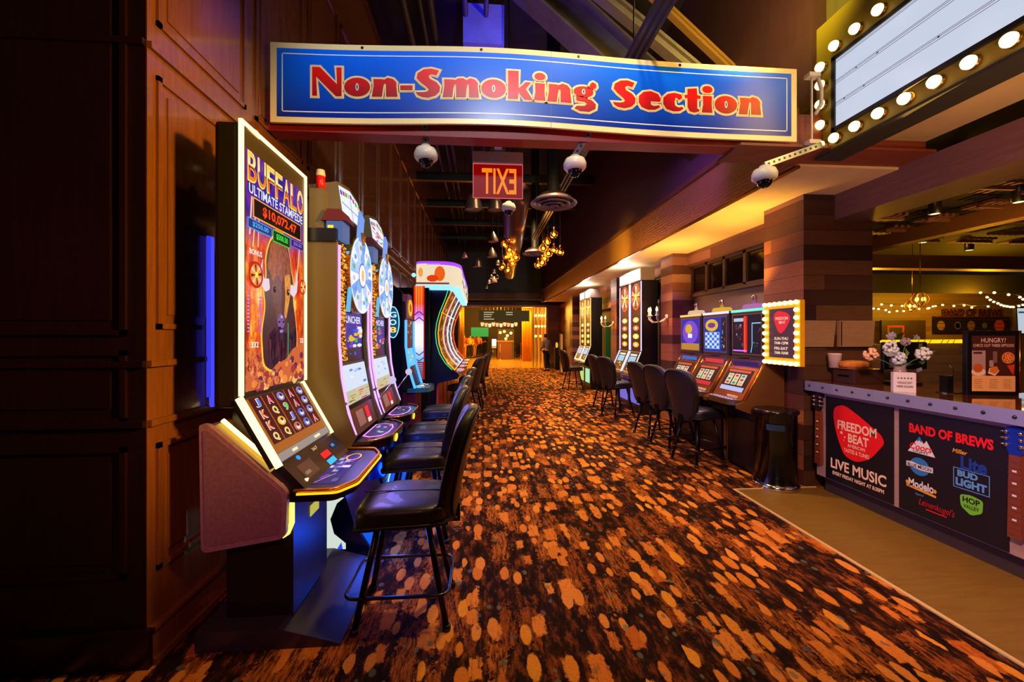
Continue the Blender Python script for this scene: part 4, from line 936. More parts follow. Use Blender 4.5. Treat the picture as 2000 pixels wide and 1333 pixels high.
for ci, c in enumerate(txt):
    w_, parts = G[c]
    for q in parts:
        if q[0] == 'p':
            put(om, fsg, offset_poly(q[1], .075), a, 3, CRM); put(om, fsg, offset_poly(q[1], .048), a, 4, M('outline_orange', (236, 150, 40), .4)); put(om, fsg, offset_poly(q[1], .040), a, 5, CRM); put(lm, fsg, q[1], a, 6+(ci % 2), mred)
        else:
            put(om, fsg, offset_poly(q[1], .075), a, 3, CRM); put(om, fsg, offset_poly(q[1], .040), a, 5, CRM)
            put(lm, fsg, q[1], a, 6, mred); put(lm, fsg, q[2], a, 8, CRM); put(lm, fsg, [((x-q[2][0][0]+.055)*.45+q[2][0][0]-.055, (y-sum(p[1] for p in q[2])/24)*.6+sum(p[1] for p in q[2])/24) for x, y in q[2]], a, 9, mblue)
    a += (w_+.04)*kx
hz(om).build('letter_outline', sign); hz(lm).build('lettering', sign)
for x in (-.86, -.0, .73, 1.52): hz(MB().ell(fsg, x-X0, SH-.02, .011, .011, BLK, 2, 8)).build('screw', sign)
mb = MB()
for x in (-.55, .9, -1.2, 2.0): mb.box(x-.02, x+.02, YS+.02, 3.10, 3.2, 3.5, BLK2)
mb.build('hanger', sign)
# ------------------------------------------------------------------ exit sign
ex = thing('exit_sign', 'red edge-lit EXIT sign seen from behind, reading backwards, under the cross beam', 'exit sign', (.14, 3.45, 2.70))
REDG = E((180, 8, 8), .5, 'exit_red')
MB().box(-.21, .21, -.03, .03, .29, .385, M('satin_white_housing', (190, 180, 182), .35), .006).build('housing', ex)
MB().box(-.06, .06, -.02, .02, .385, .42, STEEL).box(-.03, .03, -.21, .02, .40, .43, WHT).build('mount', ex)
mb = MB(); mb.prism(rnd_poly([(-.21, 0), (.21, 0), (.21, .29), (-.21, .29)], .015), F((0, -.004, 0), (1, 0, 0), (0, 0, 1)), .008, REDG)
fx = F((0, -.004, 0), (1, 0, 0), (0, 0, 1)); mb.frame(fx, -.21, 0, .21, .29, .004, E((255, 120, 110), 1), 1)
mb.text(fx, 'EXIT', .01, .145, .29, .215, E((255, 128, 20), 1.15), 1, .015, True); mb.build('glowing_panel', ex)
# ------------------------------------------------------------------ dome cameras
def dome(x, y, z, label, strut):
    t = thing('dome_camera', label, 'security camera', (x, y, z), 0, 'white dome cameras')
    MB().lathe([(.02, .12), (.035, .115), (.04, .10), (.075, .085), (.09, .05), (.088, .02), (.07, .0), (.055, -.002)], (0, 0, 0), WHT, 20).build('housing', t)
    MB().lathe([(.055*math.cos(a_), -.055*math.sin(a_)) for a_ in [i*PI/12 for i in range(6)]]+[(.001, -.055)], (0, 0, 0), M('smoked_dome', (20, 20, 26), .04, .4), 18).build('dome', t)
    if strut:
        sx, sy, sz = strut; p0 = V((0, 0, .12)); p1 = V((sx-x, sy-y, sz-z)); d = (p1-p0); side_ = d.cross(V((0, 1, 0))).normalized()
        f = F(p0-side_*.022+V((0, -.012, 0)), side_, d); L = d.length
        if f.n.y > 0: f = F(p0+side_*.022+V((0, -.012, 0)), -side_, d)
        s = MB().prism([(0, 0), (.044, 0), (.044, L), (0, L)], f, .024, STEEL)
        for i in range(int(L/.045)): s.rect(f, .014, .02+i*.045, .030, .038+i*.045, BLK, 1)
        s.build('slotted_strut', t)
    return t
dome(-.42, 3.16, 2.88, 'white dome camera hanging on a straight strut left of the EXIT sign', (-.42, 3.09, 3.12))
dome(.73, 3.16, 2.84, 'white dome camera on a slanted strut right of the EXIT sign', (.84, 3.09, 3.12))
dome(2.16, 2.98, 2.73, 'white dome camera on a long slanted strut below the end of the blue sign', (2.62, 2.98, 3.02))
dc_ = dome(.34, 5.1, 3.1, 'small white dome camera hanging beyond the EXIT sign', None)
MB().tube([(0, 0, .12), (0, 0, 3.1)], .012, BLK2).build('rod', dc_)
# ------------------------------------------------------------------ track light rail with heads
t = thing('lighting_track', 'long dark lighting track running down the aisle ceiling', 'track light', (1.22, 0, 3.75))
s = MB()
for dx in (-.05, 0, .05): s.box(dx-.012, dx+.012, 2.4, 9.4, 0, .05, M('track_metal', (66, 56, 62), .35, .7))
s.build('rail', t)
for y in (3.2, 5.2, 7.2, 9.0): MB().tube([(0, y, .05), (0, y, 2.45)], .008, BLK2).build('suspension_rod', t)
for i, (x, y) in enumerate(((.42, 10.2), (.36, 11.4), (.30, 12.4), (.26, 13.4), (.2, 14.6), (.46, 12.0))):
    h = thing('spot_head', 'small silvery spotlight head, %s in the far ceiling row' % ['first', 'second', 'third', 'fourth', 'last', 'odd one out to the side'][i], 'spotlight', (x, y, 3.3-.02*i), 0, 'small spotlights far down the aisle')
    MB().lathe([(.02, .12), (.05, .08), (.055, 0)], (0, 0, 0), M('silver_head', (170, 150, 140), .3, .8), 12).build('head', h)
    MB().lathe([(.001, 0), (.045, 0)], (0, 0, .004), E((255, 230, 180), 1.2), 12).build('lens', h); MB().tube([(0, 0, .12), (0, 0, 6.2-h.location.z)], .006, BLK2).build('rod', h)
# ------------------------------------------------------------------ ceiling diffusers and duct
DF = M('grey_violet_metal', (120, 100, 116), .4, .4)
for (x, y, z, R, lb) in ((1.05, 5.9, 3.47, .34, 'large round ceiling air diffuser of nested rings to the right of the exit sign'), (1.35, 10.2, 3.6, .32, 'round ceiling air diffuser farther down the aisle between the lamp clusters')):
    t = thing('air_diffuser', lb, 'air vent', (x, y, z))
    for i, k in enumerate((1, .72, .46, .22)):
        MB().lathe([(R*k, 0), (R*k*.96, -.02), (R*k*.82, .03), (R*k*.8, .06)], (0, 0, -.015*i), DF, 32).build('ring', t)
    MB().lathe([(R*.75, .055), (R*.6, .12), (.10, .14), (.10, 6.2-z)], (0, 0, 0), BLK, 24).build('neck', t)
s = MB().tube([(.55, 6.4, 3.75), (.75, 9.5, 3.75), (1.0, 14.5, 3.75)], .22, M('round_duct_metal', (96, 66, 62), .3, .7), 20); s.build('air_duct'); tag(bpy.data.objects['air_duct'], 'round metal air duct running down the aisle ceiling behind the lamps', 'duct')
# ------------------------------------------------------------------ bell pendants
def bell(px_, py_, d_, r, lb, kind=0):
    u = (px_-1000)/800; fx_, fy_ = math.sin(YAW), math.cos(YAW)
    x = d_*(fx_+u*fy_); y = d_*(fy_-u*fx_); z = H+d_*(655-py_)/800
    t = thing('bell_pendant', lb, 'pendant lamp', (x, y, z), 0, 'dark bell pendants over the aisle')
    pr = [(r, 0), (r*.95, .02), (r*.82, r*.9), (r*.55, r*1.5), (r*.12, r*1.8), (.012, r*2)] if kind == 0 else [(r, 0), (r*.9, r*.5), (r*.5, r*1.3), (.012, r*1.9)]
    MB().lathe(pr, (0, 0, 0), M('dark_bell_metal', (70, 56, 60), .35, .6) if kind < 2 else M('pinkish_bell_metal', (196, 150, 150), .35, .5), 20).build('lamp_shade', t)
    MB().lathe([(.001, 0), (r*.5, 0), (r*.9, .0)], (0, 0, .012), M('bell_liner', (110, 76, 60), .5), 16).build('shade_liner', t)
    MB().tube([(0, 0, r*2), (0, 0, 6.2-z)], .007, BLK2, 6).build('cord', t)
for a_ in ((925, 411, 5.6, .125, 'large dark bell pendant left of the exit sign'), (968, 412, 6.0, .12, 'dark bell pendant partly behind the small dome camera'), (963, 473, 9.5, .13, 'tapered bell pendant at mid-height left of the globe lamps', 1), (961, 503, 9.9, .13, 'tapered bell pendant just below another one, left of the globe lamps', 1), (933, 522, 10.8, .13, 'dark bell pendant lowest on the left of the ceiling'), (908, 504, 10.5, .08, 'small pinkish bell pendant far left under the ceiling', 2), (965, 552, 12.5, .10, 'small pale pink bell pendant hanging lowest before the lobby', 2)):
    bell(*a_)
# ------------------------------------------------------------------ two clusters of glass globes
gl = bpy.data.materials.new('amber_glass'); gl.use_nodes = True; nt = gl.node_tree; nt.nodes.clear()
o_ = nt.nodes.new('ShaderNodeOutputMaterial'); mx = nt.nodes.new('ShaderNodeMixShader'); tp = nt.nodes.new('ShaderNodeBsdfTransparent'); gb = nt.nodes.new('ShaderNodeBsdfGlossy'); lw_ = nt.nodes.new('ShaderNodeLayerWeight')
tp.inputs[0].default_value = (1, .72, .28, 1); gb.inputs[0].default_value = (1, .7, .3, 1); gb.inputs[1].default_value = .08; lw_.inputs[0].default_value = .35
nt.links.new(lw_.outputs[1], mx.inputs[0]); nt.links.new(tp.outputs[0], mx.inputs[1]); nt.links.new(gb.outputs[0], mx.inputs[2]); nt.links.new(mx.outputs[0], o_.inputs[0])
def globe_at(px_, py_, d_, lb, grp, proto=None):
    u = (px_-1000)/800; fx_, fy_ = math.sin(YAW), math.cos(YAW); loc = (d_*(fx_+u*fy_), d_*(fy_-u*fx_), H+d_*(655-py_)/800)
    if proto:
        q = dup(proto, loc, 0, lb, grp)
        for o in bpy.data.objects:
            if o.parent == q and o.name.startswith('cord'): o.scale.z = (6.22-loc[2])/(6.25-proto.location.z)
        return q
    t = thing('globe_pendant', lb, 'pendant lamp', loc, 0, grp)
    MB().lathe([(.085*math.sin(a_), -.075*math.cos(a_)) for a_ in [PI*i/12 for i in range(1, 10)]]+[(.02, .10)], (0, 0, 0), gl, 16).build('glass_globe', t)
    MB().ball((0, 0, -.005), .030, E((255, 196, 70), 7, 'amber_bulb'), 8).build('bulb', t)
    MB().lathe([(.022, .09), (.022, .14), (.006, .15)], (0, 0, 0), M('brass_socket', (170, 116, 50), .3, 1), 10).build('socket', t)
    MB().tube([(0, 0, .14), (0, 0, 6.2-loc[2]+.05)], .004, BLK2, 5).build('cord', t)
    return t
c1 = [(996, 466), (985, 478), (995, 488), (989, 502), (1000, 507), (1008, 503), (1001, 514), (981, 522), (992, 528), (998, 497)]
c2 = [(1082, 458), (1069, 472), (1061, 485), (1082, 489), (1094, 493), (1071, 495), (1064, 505), (1059, 513), (1051, 518)]
g0 = None
w1 = ['highest', 'second highest', 'third', 'fourth', 'middle', 'rightmost', 'lower middle', 'leftmost low', 'lowest', 'inner']
for i, (x, y) in enumerate(c1):
    q = globe_at(x, y, 8.6+.12*((i*3) % 5), 'glowing amber glass globe, %s of the left hanging cluster' % w1[i], 'left cluster of amber globes', g0); g0 = g0 or q
w2 = ['highest', 'upper middle', 'upper left', 'right of centre', 'rightmost', 'centre', 'lower', 'second lowest', 'lowest']
for i, (x, y) in enumerate(c2):
    globe_at(x, y, 8.0+.12*((i*3) % 5), 'glowing amber glass globe, %s of the right hanging cluster' % w2[i], 'right cluster of amber globes', g0)
lamp('globe_cluster_lamp', 'POINT', (.65, 8.9, 3.3), 14, (255, 180, 60), None, .15)
lamp('globe_cluster_lamp', 'POINT', (1.35, 8.2, 3.3), 14, (255, 180, 60), None, .15)
# ------------------------------------------------------------------ marquee light box with bulbs
XM = 2.74; mq = thing('marquee_light_box', 'lit white marquee board framed with round bulbs at upper right', 'marquee sign')
t3 = NT('marquee_plate'); MPL = t3.set((116, 100, 18), .5, .1)
MB().box(XM, XM+.2, .9, 3.16, 3.0, 4.05, MPL, 0).build('housing', mq)
fm = FNX(XM, 3.16, 3.0)
MB().prism([(.0, .0), (2.26, .0), (2.26, -.02), (0, -.02)], fm, .22, M('matt_dark_edge', (22, 18, 10), .8), .02).build('lower_edge', mq)
s = MB(); s.prism([(.16, .13), (2.26, .13), (2.26, .16), (.16, .16)], fm, .02, BLK, .02).prism([(.16, .68), (2.26, .68), (2.26, .71), (.16, .71)], fm, .02, BLK, .02).prism([(.16, .13), (.19, .13), (.19, .71), (.16, .71)], fm, .02, BLK, .02).build('inner_frame', mq)
t4 = NT('lit_acrylic'); MAC = t4.set((20, 20, 22), .25, 0, t4.mix(t4.noise(t4.pos(), 2, 2), (196, 208, 232), (222, 228, 244)), .92)
s = MB().rect(fm, .19, .16, 2.26, .68, MAC, 6)
RL = M('letter_rail', (130, 140, 165), .3)
for b in (.32, .335, .345, .49, .505, .515, .655, .665): s.rect(fm, .19, b, 2.26, b+.0035, RL, 8)
for a_ in (.26, .42, .9, 1.3, 1.7): s.rect(fm, a_, .332, a_+.012, .342, BLK, 9).rect(fm, a_+.1, .5, a_+.112, .51, BLK, 9)
s.build('lit_panel', mq)
BULB = E((255, 214, 120), 5.5, 'marquee_bulb'); BL0 = None
def bulb_mb(n_, c, r, sock=True):
    c = V(c); n_ = V(n_)
    b = MB().ball(c+n_*(r*.9), r, BULB, 12); so = MB().lathe([(r*1.1, 0), (r*1.0, .02), (r*.7, .022)], c, M('bulb_socket', (120, 96, 40), .3, .6), 12, n_)
    return b, so
def mbulb(a_, b_):
    c = fm.p(a_, b_, 0); b, so = bulb_mb((-1, 0, 0), c, .036); q = b.build('bulb', mq); so.build('socket', q)
for z in (.07, .235, .40, .555, .70): mbulb(.07, z)
for i in range(10): mbulb(.20+i*.175, .07)
for i in range(5): mbulb(.20+i*.175, .78)
lamp('marquee_glow', 'AREA', (2.68, 2.3, 3.4), 16, (255, 196, 90), (0, 2.6, 3.0), .4, sizey=1.4)
t = thing('conduit_bracket', 'white conduit bracket standing between the blue sign and the marquee', 'bracket', (2.56, 3.0, 3.05)); MB().tube([(0, 0, 0), (0, 0, .5)], .008, WHT, 6).build('conduit', t); MB().box(-.04, .05, -.03, .03, .5, .53, WHT).box(-.04, .05, -.03, .03, -.02, .01, WHT).build('clamp', t); MB().tube([(.05, 0, .51), (.08, 0, .42), (.08, 0, .30), (.03, 0, .22)], .014, WHT, 6).build('elbow', t)
# ------------------------------------------------------------------ small bulb-framed sign on the pillar
bs_ = thing('bulb_framed_sign', 'small Freedom Beat opening hours sign framed with yellow bulbs on the plank pillar', 'sign')
YBX = M('yellow_sign_box', (240, 180, 20), .4)
MB().box(3.04, 3.09, 3.70, 4.195, 1.245, 1.89, YBX, .004).build('box', bs_)
MB().box(3.09, 3.30, 4.0, 4.1, 1.45, 1.65, BLK2).build('bracket', bs_)
fbS = FNX(3.04, 4.205, 1.23); s = MB(); s.rect(fbS, .085, .09, .435, .59, E((92, 54, 70), .8), 1)
pick = [(.15, .50), (.17, .55), (.22, .57), (.34, .545), (.385, .50), (.37, .45), (.31, .37), (.26, .335), (.22, .35), (.18, .42)]
s.poly(fbS, rnd_poly(pick, .04), E((238, 46, 60), .95), 2)
s.text(fbS, 'FREEDOM', .265, .49, .17, .03, E((255, 190, 170), 1), 3, .02).text(fbS, 'BEAT', .275, .45, .09, .026, E((255, 200, 180), 1), 3, .02)
for tx, b_ in (('SUN-THU', .285), ('7AM-12PM', .24), ('FRI-SAT', .185), ('7AM-10AM', .14)): s.text(fbS, tx, .26, b_, .19, .03, E((255, 214, 180), 1), 3, .03)
s.build('poster', bs_)
for i in range(7):
    for b_ in (.04, .64):
        b, so = bulb_mb((-1, 0, 0), fbS.p(.04+i*.0733, b_), .022); b.build('bulb', bs_)
for i in range(7):
    for a_ in (.04, .48):
        b, so = bulb_mb((-1, 0, 0), fbS.p(a_, .115+i*.075), .022); b.build('bulb', bs_)
lamp('bulb_sign_glow', 'AREA', (2.98, 3.95, 1.57), 5, (255, 190, 40), (2, 4.15, 1.4), .5)
# ------------------------------------------------------------------ trash can
t = thing('trash_can', 'tall black round trash can with chrome base ring by the plank pillar', 'trash can', (3.02, 4.0, 0))
MB().lathe([(.001, .78), (.17, .79), (.205, .79), (.205, .76), (.19, .75), (.19, .06), (.001, .06)], (0, 0, 0), M('gloss_black_bin', (12, 11, 13), .18), 32).build('body', t)
MB().lathe([(.20, .0), (.21, .0), (.21, .035), (.20, .045), (.19, .06), (.0, .06)], (0, 0, 0), CHR, 32).build('base_ring', t)
s = MB(); s.add([(-.192*math.cos(a_), -.192*math.sin(a_)*1.0, z) for z in (.60, .66) for a_ in [.5+i*.12 for i in range(8)]], [(i, i+1, 9+i, 8+i) for i in range(7)], M('bin_slot_flap', (60, 84, 120), .15, .6)); s.build('push_flap', t)
# ------------------------------------------------------------------ three box-top slot machines on the right (local +x looks to the aisle)
def fr_(o, u, v): return F(o, u, v)
AMB = M('amber_brown_side', (104, 66, 30), .4, .1)
def boxtop(loc, label, seed):
    t = thing('box_top_slot_machine', label, 'slot machine', loc, PI, 'box-top slot machines on the right'); W = .60
    prof = [(.02, .0), (.30, 0), (.30, .66), (.56, .76), (.56, .80), (.44, .84), (.22, 1.27), (.02, 1.27)]
    MB().prism(prof, pxz, .02, AMB).build('side_panel', t); MB().prism(prof, F((0, W-.02, 0), (1, 0, 0), (0, 0, 1)), .02, AMB).build('side_panel', t)
    MB().prism([(.02, .02), (.29, .02), (.29, .68), (.54, .77), (.42, .83), (.20, 1.26), (.02, 1.26)], F((0, .02, 0), (1, 0, 0), (0, 0, 1)), W-.04, BLK).build('cabinet', t)
    tb_ = MB().box(.02, .24, .01, W-.01, 1.29, 1.85, M('box_top_housing', (60, 50, 60), .35, .3), .008).build('top_box', t)
    s = MB().box(.235, .25, .01, W-.01, 1.82, 1.85, E([(120, 230, 200), (230, 220, 250), (250, 190, 110)][seed % 3], 1.2)).build('rainbow_strip', t)
    f = FX(.241, .04, 1.33); s = MB(); s.rect(f, 0, 0, W-.08, .46, E([(40, 26, 50), (30, 60, 190), (40, 50, 200)][seed], .7), 1)
    if seed == 0:
        s.rect(f, .20, .02, .27, .44, E((220, 30, 20), 1), 2).rect(f, .225, .02, .232, .44, E((255, 140, 60), 1.2), 3); s.rect(f, .02, .38, .20, .42, E((180, 200, 220), 1), 2); s.poly(f, [(.33, .02), (.34, .02), (.36, .1), (.36, .35), (.50, .35), (.50, .36), (.35, .36), (.35, .1)], E((130, 220, 255), 1.2), 3)
        s.rect(f, .01, .03, .26, .045, E((210, 110, 255), 1.4), 4); art(s, f, .03, .08, .2, .36, [(130, 60, 60), (90, 80, 110), (190, 170, 170)], 3, 14, 2, .7); art(s, f, .37, .05, .5, .34, [(40, 90, 90), (60, 110, 120), (90, 130, 130)], 4, 8, 2, .7)
    elif seed == 1:
        s.rect(f, .02, .04, .36, .26, E((130, 190, 250), 1), 2)
        for i in range(6):
            for j in range(6): s.rect(f, .03+i*.055, .05+j*.035, .072+i*.055, .078+j*.035, E([(60, 90, 200), (230, 240, 255)][(i+j) % 2], .9), 3)
        s.ell(f, .18, .35, .15, .08, E((230, 180, 50), 1), 3).ell(f, .18, .35, .09, .035, E((110, 60, 150), 1), 4).rect(f, .40, .02, .51, .44, E((40, 30, 40), .8), 2); art(s, f, .40, .04, .5, .42, [(220, 170, 90), (180, 70, 60), (90, 170, 190)], 7, 14, 3, .9)
    else:
        s.ell(f, .26, .26, .22, .17, E((120, 70, 210), 1), 2).ell(f, .22, .31, .10, .07, E((220, 170, 60), 1), 3).rect(f, 0, 0, .52, .10, E((196, 140, 60), .9), 3).rect(f, .20, .18, .32, .24, E((230, 240, 250), 1), 4)
    s.frame(f, -.005, -.005, W-.075, .465, .012, M('screen_trim', (120, 96, 80), .4, .3), 6); s.build('picture_screen', tb_)
    s = MB().box(.20, .255, .03, W-.03, 1.17, 1.27, M('violet_chrome', (170, 140, 200), .15, .9)).rect(FX(.256, .03, 1.17), .06, .025, W-.12, .075, E([(60, 30, 90), (230, 60, 60), (60, 110, 200)][seed], .9), 1).build('belly_display', t)
    fR = F((.475, .04, .86), (0, 1, 0), (-.19, 0, .33)); s = MB(); s.prism([(-.015, -.02), (W-.065, -.02), (W-.065, .37), (-.015, .37)], fR, .03, M('copper_frame', (150, 90, 60), .25, .8)); s.rect(fR, .03, .06, W-.11, .34, E((60, 14, 22), .8), 1)
    for i in range(3):
        s.rect(fR, .09+i*.115, .14, .185+i*.115, .28, E((236, 224, 200), .85), 2)
        for j in range(3): s.ell(fR, .137+i*.115, .165+j*.045, .03, .016, E([(220, 40, 40), (60, 150, 70), (230, 170, 40)][(i+j+seed) % 3], 1), 3, 8)
    s.rect(fR, .06, .30, W-.15, .33, E((230, 90, 50), .9), 2).rect(fR, .05, .065, W-.13, .12, E([(200, 200, 250), (220, 40, 50), (180, 60, 70)][seed], .9), 2); s.build('reel_glass', t)
    for y in (.01, W-.03): MB().tube([(.225, y+.01, 1.26), (.46, y+.01, .84)], .012, M('gold_strip', (220, 150, 60), .25, .9), 6).build('gold_strip', t)
    MB().prism(rnd_poly([(.38, .02), (.52, .02), (.60, .12), (.60, W-.12), (.52, W-.02), (.38, W-.02)], .04), F((0, 0, .845), (1, 0, 0), (0, 1, 0)), .06, M('bronze_deck', (130, 96, 60), .25, .7)).build('button_deck', t)
    s = MB(); fdk = F((0, 0, .845), (1, 0, 0), (0, 1, 0))
    for i in range(8): s.ell(fdk, .545, .10+i*.055, .013, .018, E((200, 196, 255), 1.3), 1, 8).ell(fdk, .505, .10+i*.055, .012, .018, E((160, 150, 250), 1.1), 1, 8)
    s.build('button', t); MB().box(.40, .48, .30, .48, .85, .875, M('paper_tray', (214, 196, 150), .4)).build('card_tray', t)
    MB().box(.302, .31, .05, W-.05, .05, .6, BLK).build('door', t)
    bc = MB().prism(rnd_poly([(.14, 0), (.46, 0), (.42, .05), (.18, .05)], .02), FX(.2, 0, 1.86), .1, E([(200, 120, 190), (250, 190, 60), (250, 210, 170)][seed], .75)).build('candle_base', t)
    MB().lathe([(.025, 0), (.02, .06), (.03, .07), (.03, .09), (.02, .1)], (.15, .30, 1.91), CHR, 10, caps=True).build('beacon', t)
    return t
XR = 3.29
boxtop((XR, 4.80, 0), 'box-top slot machine next to the bulb-framed sign, with red strip on its upper screen', 0)
boxtop((XR, 5.44, 0), 'middle box-top slot machine with blue and gold upper screen', 1)
boxtop((XR, 6.08, 0), 'box-top slot machine farthest from the bulb-framed sign, with blue and violet screen', 2)
lamp('box_top_glow', 'AREA', (2.9, 5.1, 1.5), 5, (230, 170, 255), (2, 5.1, .9), .5)
# ------------------------------------------------------------------ tall wheel pairs on the right
def tallm(loc, label, seed):
    t = thing('tall_wheel_slot_machine', label, 'slot machine', loc, PI, 'tall twin wheel slot machines on the right'); W = .60
    prof = [(0, 0), (.34, 0), (.34, .62), (.52, .70), (.50, .78), (.32, 1.22), (.32, 2.62), (0, 2.62)]
    MB().prism(prof, pxz, W, BLK).build('cabinet', t)
    MB().box(.06, .34, .01, W-.01, 2.62, 2.86, M('grey_top_housing', (130, 120, 126), .4)).build('top_housing', t)
    MB().rect(FX(.341, .03, 2.64), 0, 0, W-.06, .20, E((232, 238, 250), 1.3), 1).build('white_sign', t)
    f = FX(.321, .03, 1.24); s = MB(); s.rect(f, 0, 0, W-.06, 1.36, E((96, 40, 40), .7), 1)
    cy = 1.08; s.ell(f, .27, cy, .25, .27, E((236, 96, 40), 1.1), 2, 28).ell(f, .27, cy, .21, .23, E((60, 20, 20), .8), 3, 28)
    for i in range(10): s.ell(f, .27, cy, .20, .22, E([(250, 210, 150), (240, 140, 40), (250, 240, 230), (200, 60, 40)][i % 4], 1.1), 4, 4, 2*PI*i/10, 2*PI*(i+.8)/10)
    s.ell(f, .27, cy, .06, .07, E((250, 220, 120), 1.2), 5, 12)
    s.rect(f, .06, .02, .48, .70, E((56, 22, 20), .9), 2)
    for j in range(4): s.ell(f, .27, .12+j*.165, .16, .055, E([(250, 170, 50), (255, 214, 90), (230, 110, 60), (250, 200, 110)][j], 1.2), 3, 14).ell(f, .27, .12+j*.165, .06, .03, E((255, 245, 210), 1.3), 4, 8)
    s.build('wheel_screen', t)
    cL = [(210, 190, 255), (255, 190, 90)][0 if seed < 2 else 1]
    for y in (.012, W-.012): MB().tube([(.33, y, 1.24), (.33, y, 2.6)], .010, E(cL, 2.0), 5).tube([(.335, y, 1.22), (.515, y, .80)], .010, E((225, 225, 245), 1.3), 5).build('edge_light', t)
    fR = F((.505, .04, .82), (0, 1, 0), (-.18, 0, .40)); s = MB(); s.prism([(-.02, -.02), (W-.06, -.02), (W-.06, .44), (-.02, .44)], fR, .03, M('silver_surround', (170, 165, 180), .25, .8)); s.rect(fR, .04, .02, W-.12, .42, E((50, 34, 30), .8), 1)
    s.rect(fR, .08, .20, .42, .32, E((150, 215, 245), 1.2), 2).rect(fR, .08, .34, .42, .38, E((240, 235, 230), 1), 2)
    for i in range(3): s.text(fR, '8', .15+i*.1, .26, .05, .09, E((40, 60, 90), 1), 3)
    art(s, fR, .07, .03, .43, .18, [(250, 200, 60), (220, 130, 40), (250, 240, 160)], seed, 14, 2, 1); s.build('reel_screen', t)
    MB().prism(rnd_poly([(.34, .02), (.56, .04), (.60, .3), (.56, W-.04), (.34, W-.02)], .04), F((0, 0, .76), (1, 0, 0), (0, 1, 0)), .06, M('violet_deck', (110, 90, 160), .25, .6)).build('button_deck', t)
    s = MB(); s.rect(FX(.345, .06, .18), 0, 0, W-.12, .40, E([(120, 110, 220), (120, 110, 220), (180, 240, 190), (200, 230, 120)][seed], .9), 1); s.build('lower_display', t)
    return t
tallm((3.42, 8.32, 0), 'tall wheel slot machine nearer to the camera in the near pair on the right', 0)
tallm((3.42, 8.96, 0), 'tall wheel slot machine on the far side of the near pair on the right', 1)
tallm((3.42, 12.0, 0), 'tall wheel slot machine nearer to the camera in the far pair on the right', 2)
tallm((3.42, 12.66, 0), 'tall wheel slot machine on the far side of the far pair on the right', 3)
boxs('trim_36', 3.40, 3.78, 11.0, 11.05, .1, 1.9, M('green_lit_machine_side', (20, 110, 40), .6))  # machine side lit green; the green light is put into the colour
boxs('trim_37', 3.42, 3.78, 7.6, 7.66, .1, 2.3, M('dark_screen_panel', (30, 24, 22), .5))
for (x, y, z, lb) in ((3.37, 7.22, 1.88, 'candle-arm wall sconce on the second plank pillar'), (3.39, 10.3, 1.86, 'candle-arm wall sconce on the third plank pillar')):
    t = thing('wall_sconce', lb, 'wall lamp', (x, y, z), 0, 'candle-arm sconces'); MB().lathe([(.05, 0), (.05, .02), (.02, .04)], (0, 0, 0), WHT, 14, (-1, 0, 0)).build('wall_plate', t)
    for k in range(3):
        an = -.9+.9*k; dx, dy = -.30*math.cos(an*.6)-.02, .22*math.sin(an)-.02
        ar = MB().tube([(0, 0, 0), (dx*.4, dy*.4, -.09), (dx*.8, dy*.8, -.10), (dx, dy, -.04), (dx, dy, .02)], .012, WHT, 7).build('arm', t)
        MB().lathe([(.035, .02), (.03, .03), (.014, .03), (.014, .09)], (dx, dy, 0), WHT, 10).build('candle', ar)
        MB().lathe([(.001, .09), (.022, .11), (.018, .14), (.002, .18)], (dx, dy, 0), E((255, 236, 150), 5, 'candle_bulb'), 8).build('bulb', ar)
    lamp('sconce_lamp', 'POINT', (x-.28, y-.1, z+.18), 10, (255, 180, 70), None, .05)
# ================================================================== the bar counter
ct = thing('bar_counter', 'grey washed bar counter with riveted metal edge and two black posters', 'counter')
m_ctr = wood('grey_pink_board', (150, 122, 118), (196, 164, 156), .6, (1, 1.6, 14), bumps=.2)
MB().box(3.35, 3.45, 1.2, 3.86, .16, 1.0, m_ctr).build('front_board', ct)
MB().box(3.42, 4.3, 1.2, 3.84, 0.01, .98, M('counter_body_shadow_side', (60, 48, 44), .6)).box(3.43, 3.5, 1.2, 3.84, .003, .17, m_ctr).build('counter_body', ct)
MB().box(3.28, 4.35, 1.2, 3.92, 1.0, 1.085, M('glossy_bar_top', (120, 62, 26), .08, 0, .8, 5)).build('counter_top', ct)
ed = MB().box(3.272, 3.285, 1.2, 3.93, .995, 1.09, M('blue_grey_steel_edge', (160, 166, 200), .4, .5)).box(3.272, 3.32, 3.92, 3.935, .995, 1.09, STEEL).build('metal_edge', ct)
for i in range(17): MB().ball((3.27, 3.86-i*.158, 1.045), .012, M('dark_rivet', (70, 70, 90), .3, .9), 8).build('rivet', ed)
# posters
PBK = M('poster_black', (14, 11, 14), .45); PRED = M('poster_red', (226, 18, 22), .5); PCR = M('poster_cream', (236, 204, 178), .5); PWH = M('poster_white', (226, 226, 230), .5)
PBL = M('poster_blue', (40, 120, 190), .5); PLB = M('poster_light_blue', (90, 160, 225), .5); PNV = M('poster_navy', (16, 60, 160), .5); PYL = M('poster_gold', (230, 160, 40), .5); PGR = M('poster_green', (110, 200, 50), .5)
PH = .79
f = FNX(3.35, 3.745, .168); s = MB().prism([(0, 0), (.655, 0), (.655, PH), (0, PH)], f, .008, PBK, .008); L = 8
pick = [(.10, .70), (.20, .74), (.36, .66), (.56, .54), (.585, .48), (.46, .31), (.32, .24), (.20, .27), (.12, .45), (.085, .62)]
s.poly(f, rnd_poly(pick, .07, 6), PRED, L)
s.text(f, 'FREEDOM', .325, .545, .38, .085, PCR, L+1, .03).text(f, 'BEAT', .345, .445, .20, .08, PCR, L+1, .03).text(f, 'AMERICAN', .325, .375, .17, .03, PCR, L+1, .01).text(f, 'TASTES & TUNES', .325, .325, .25, .035, PCR, L+1, .01)
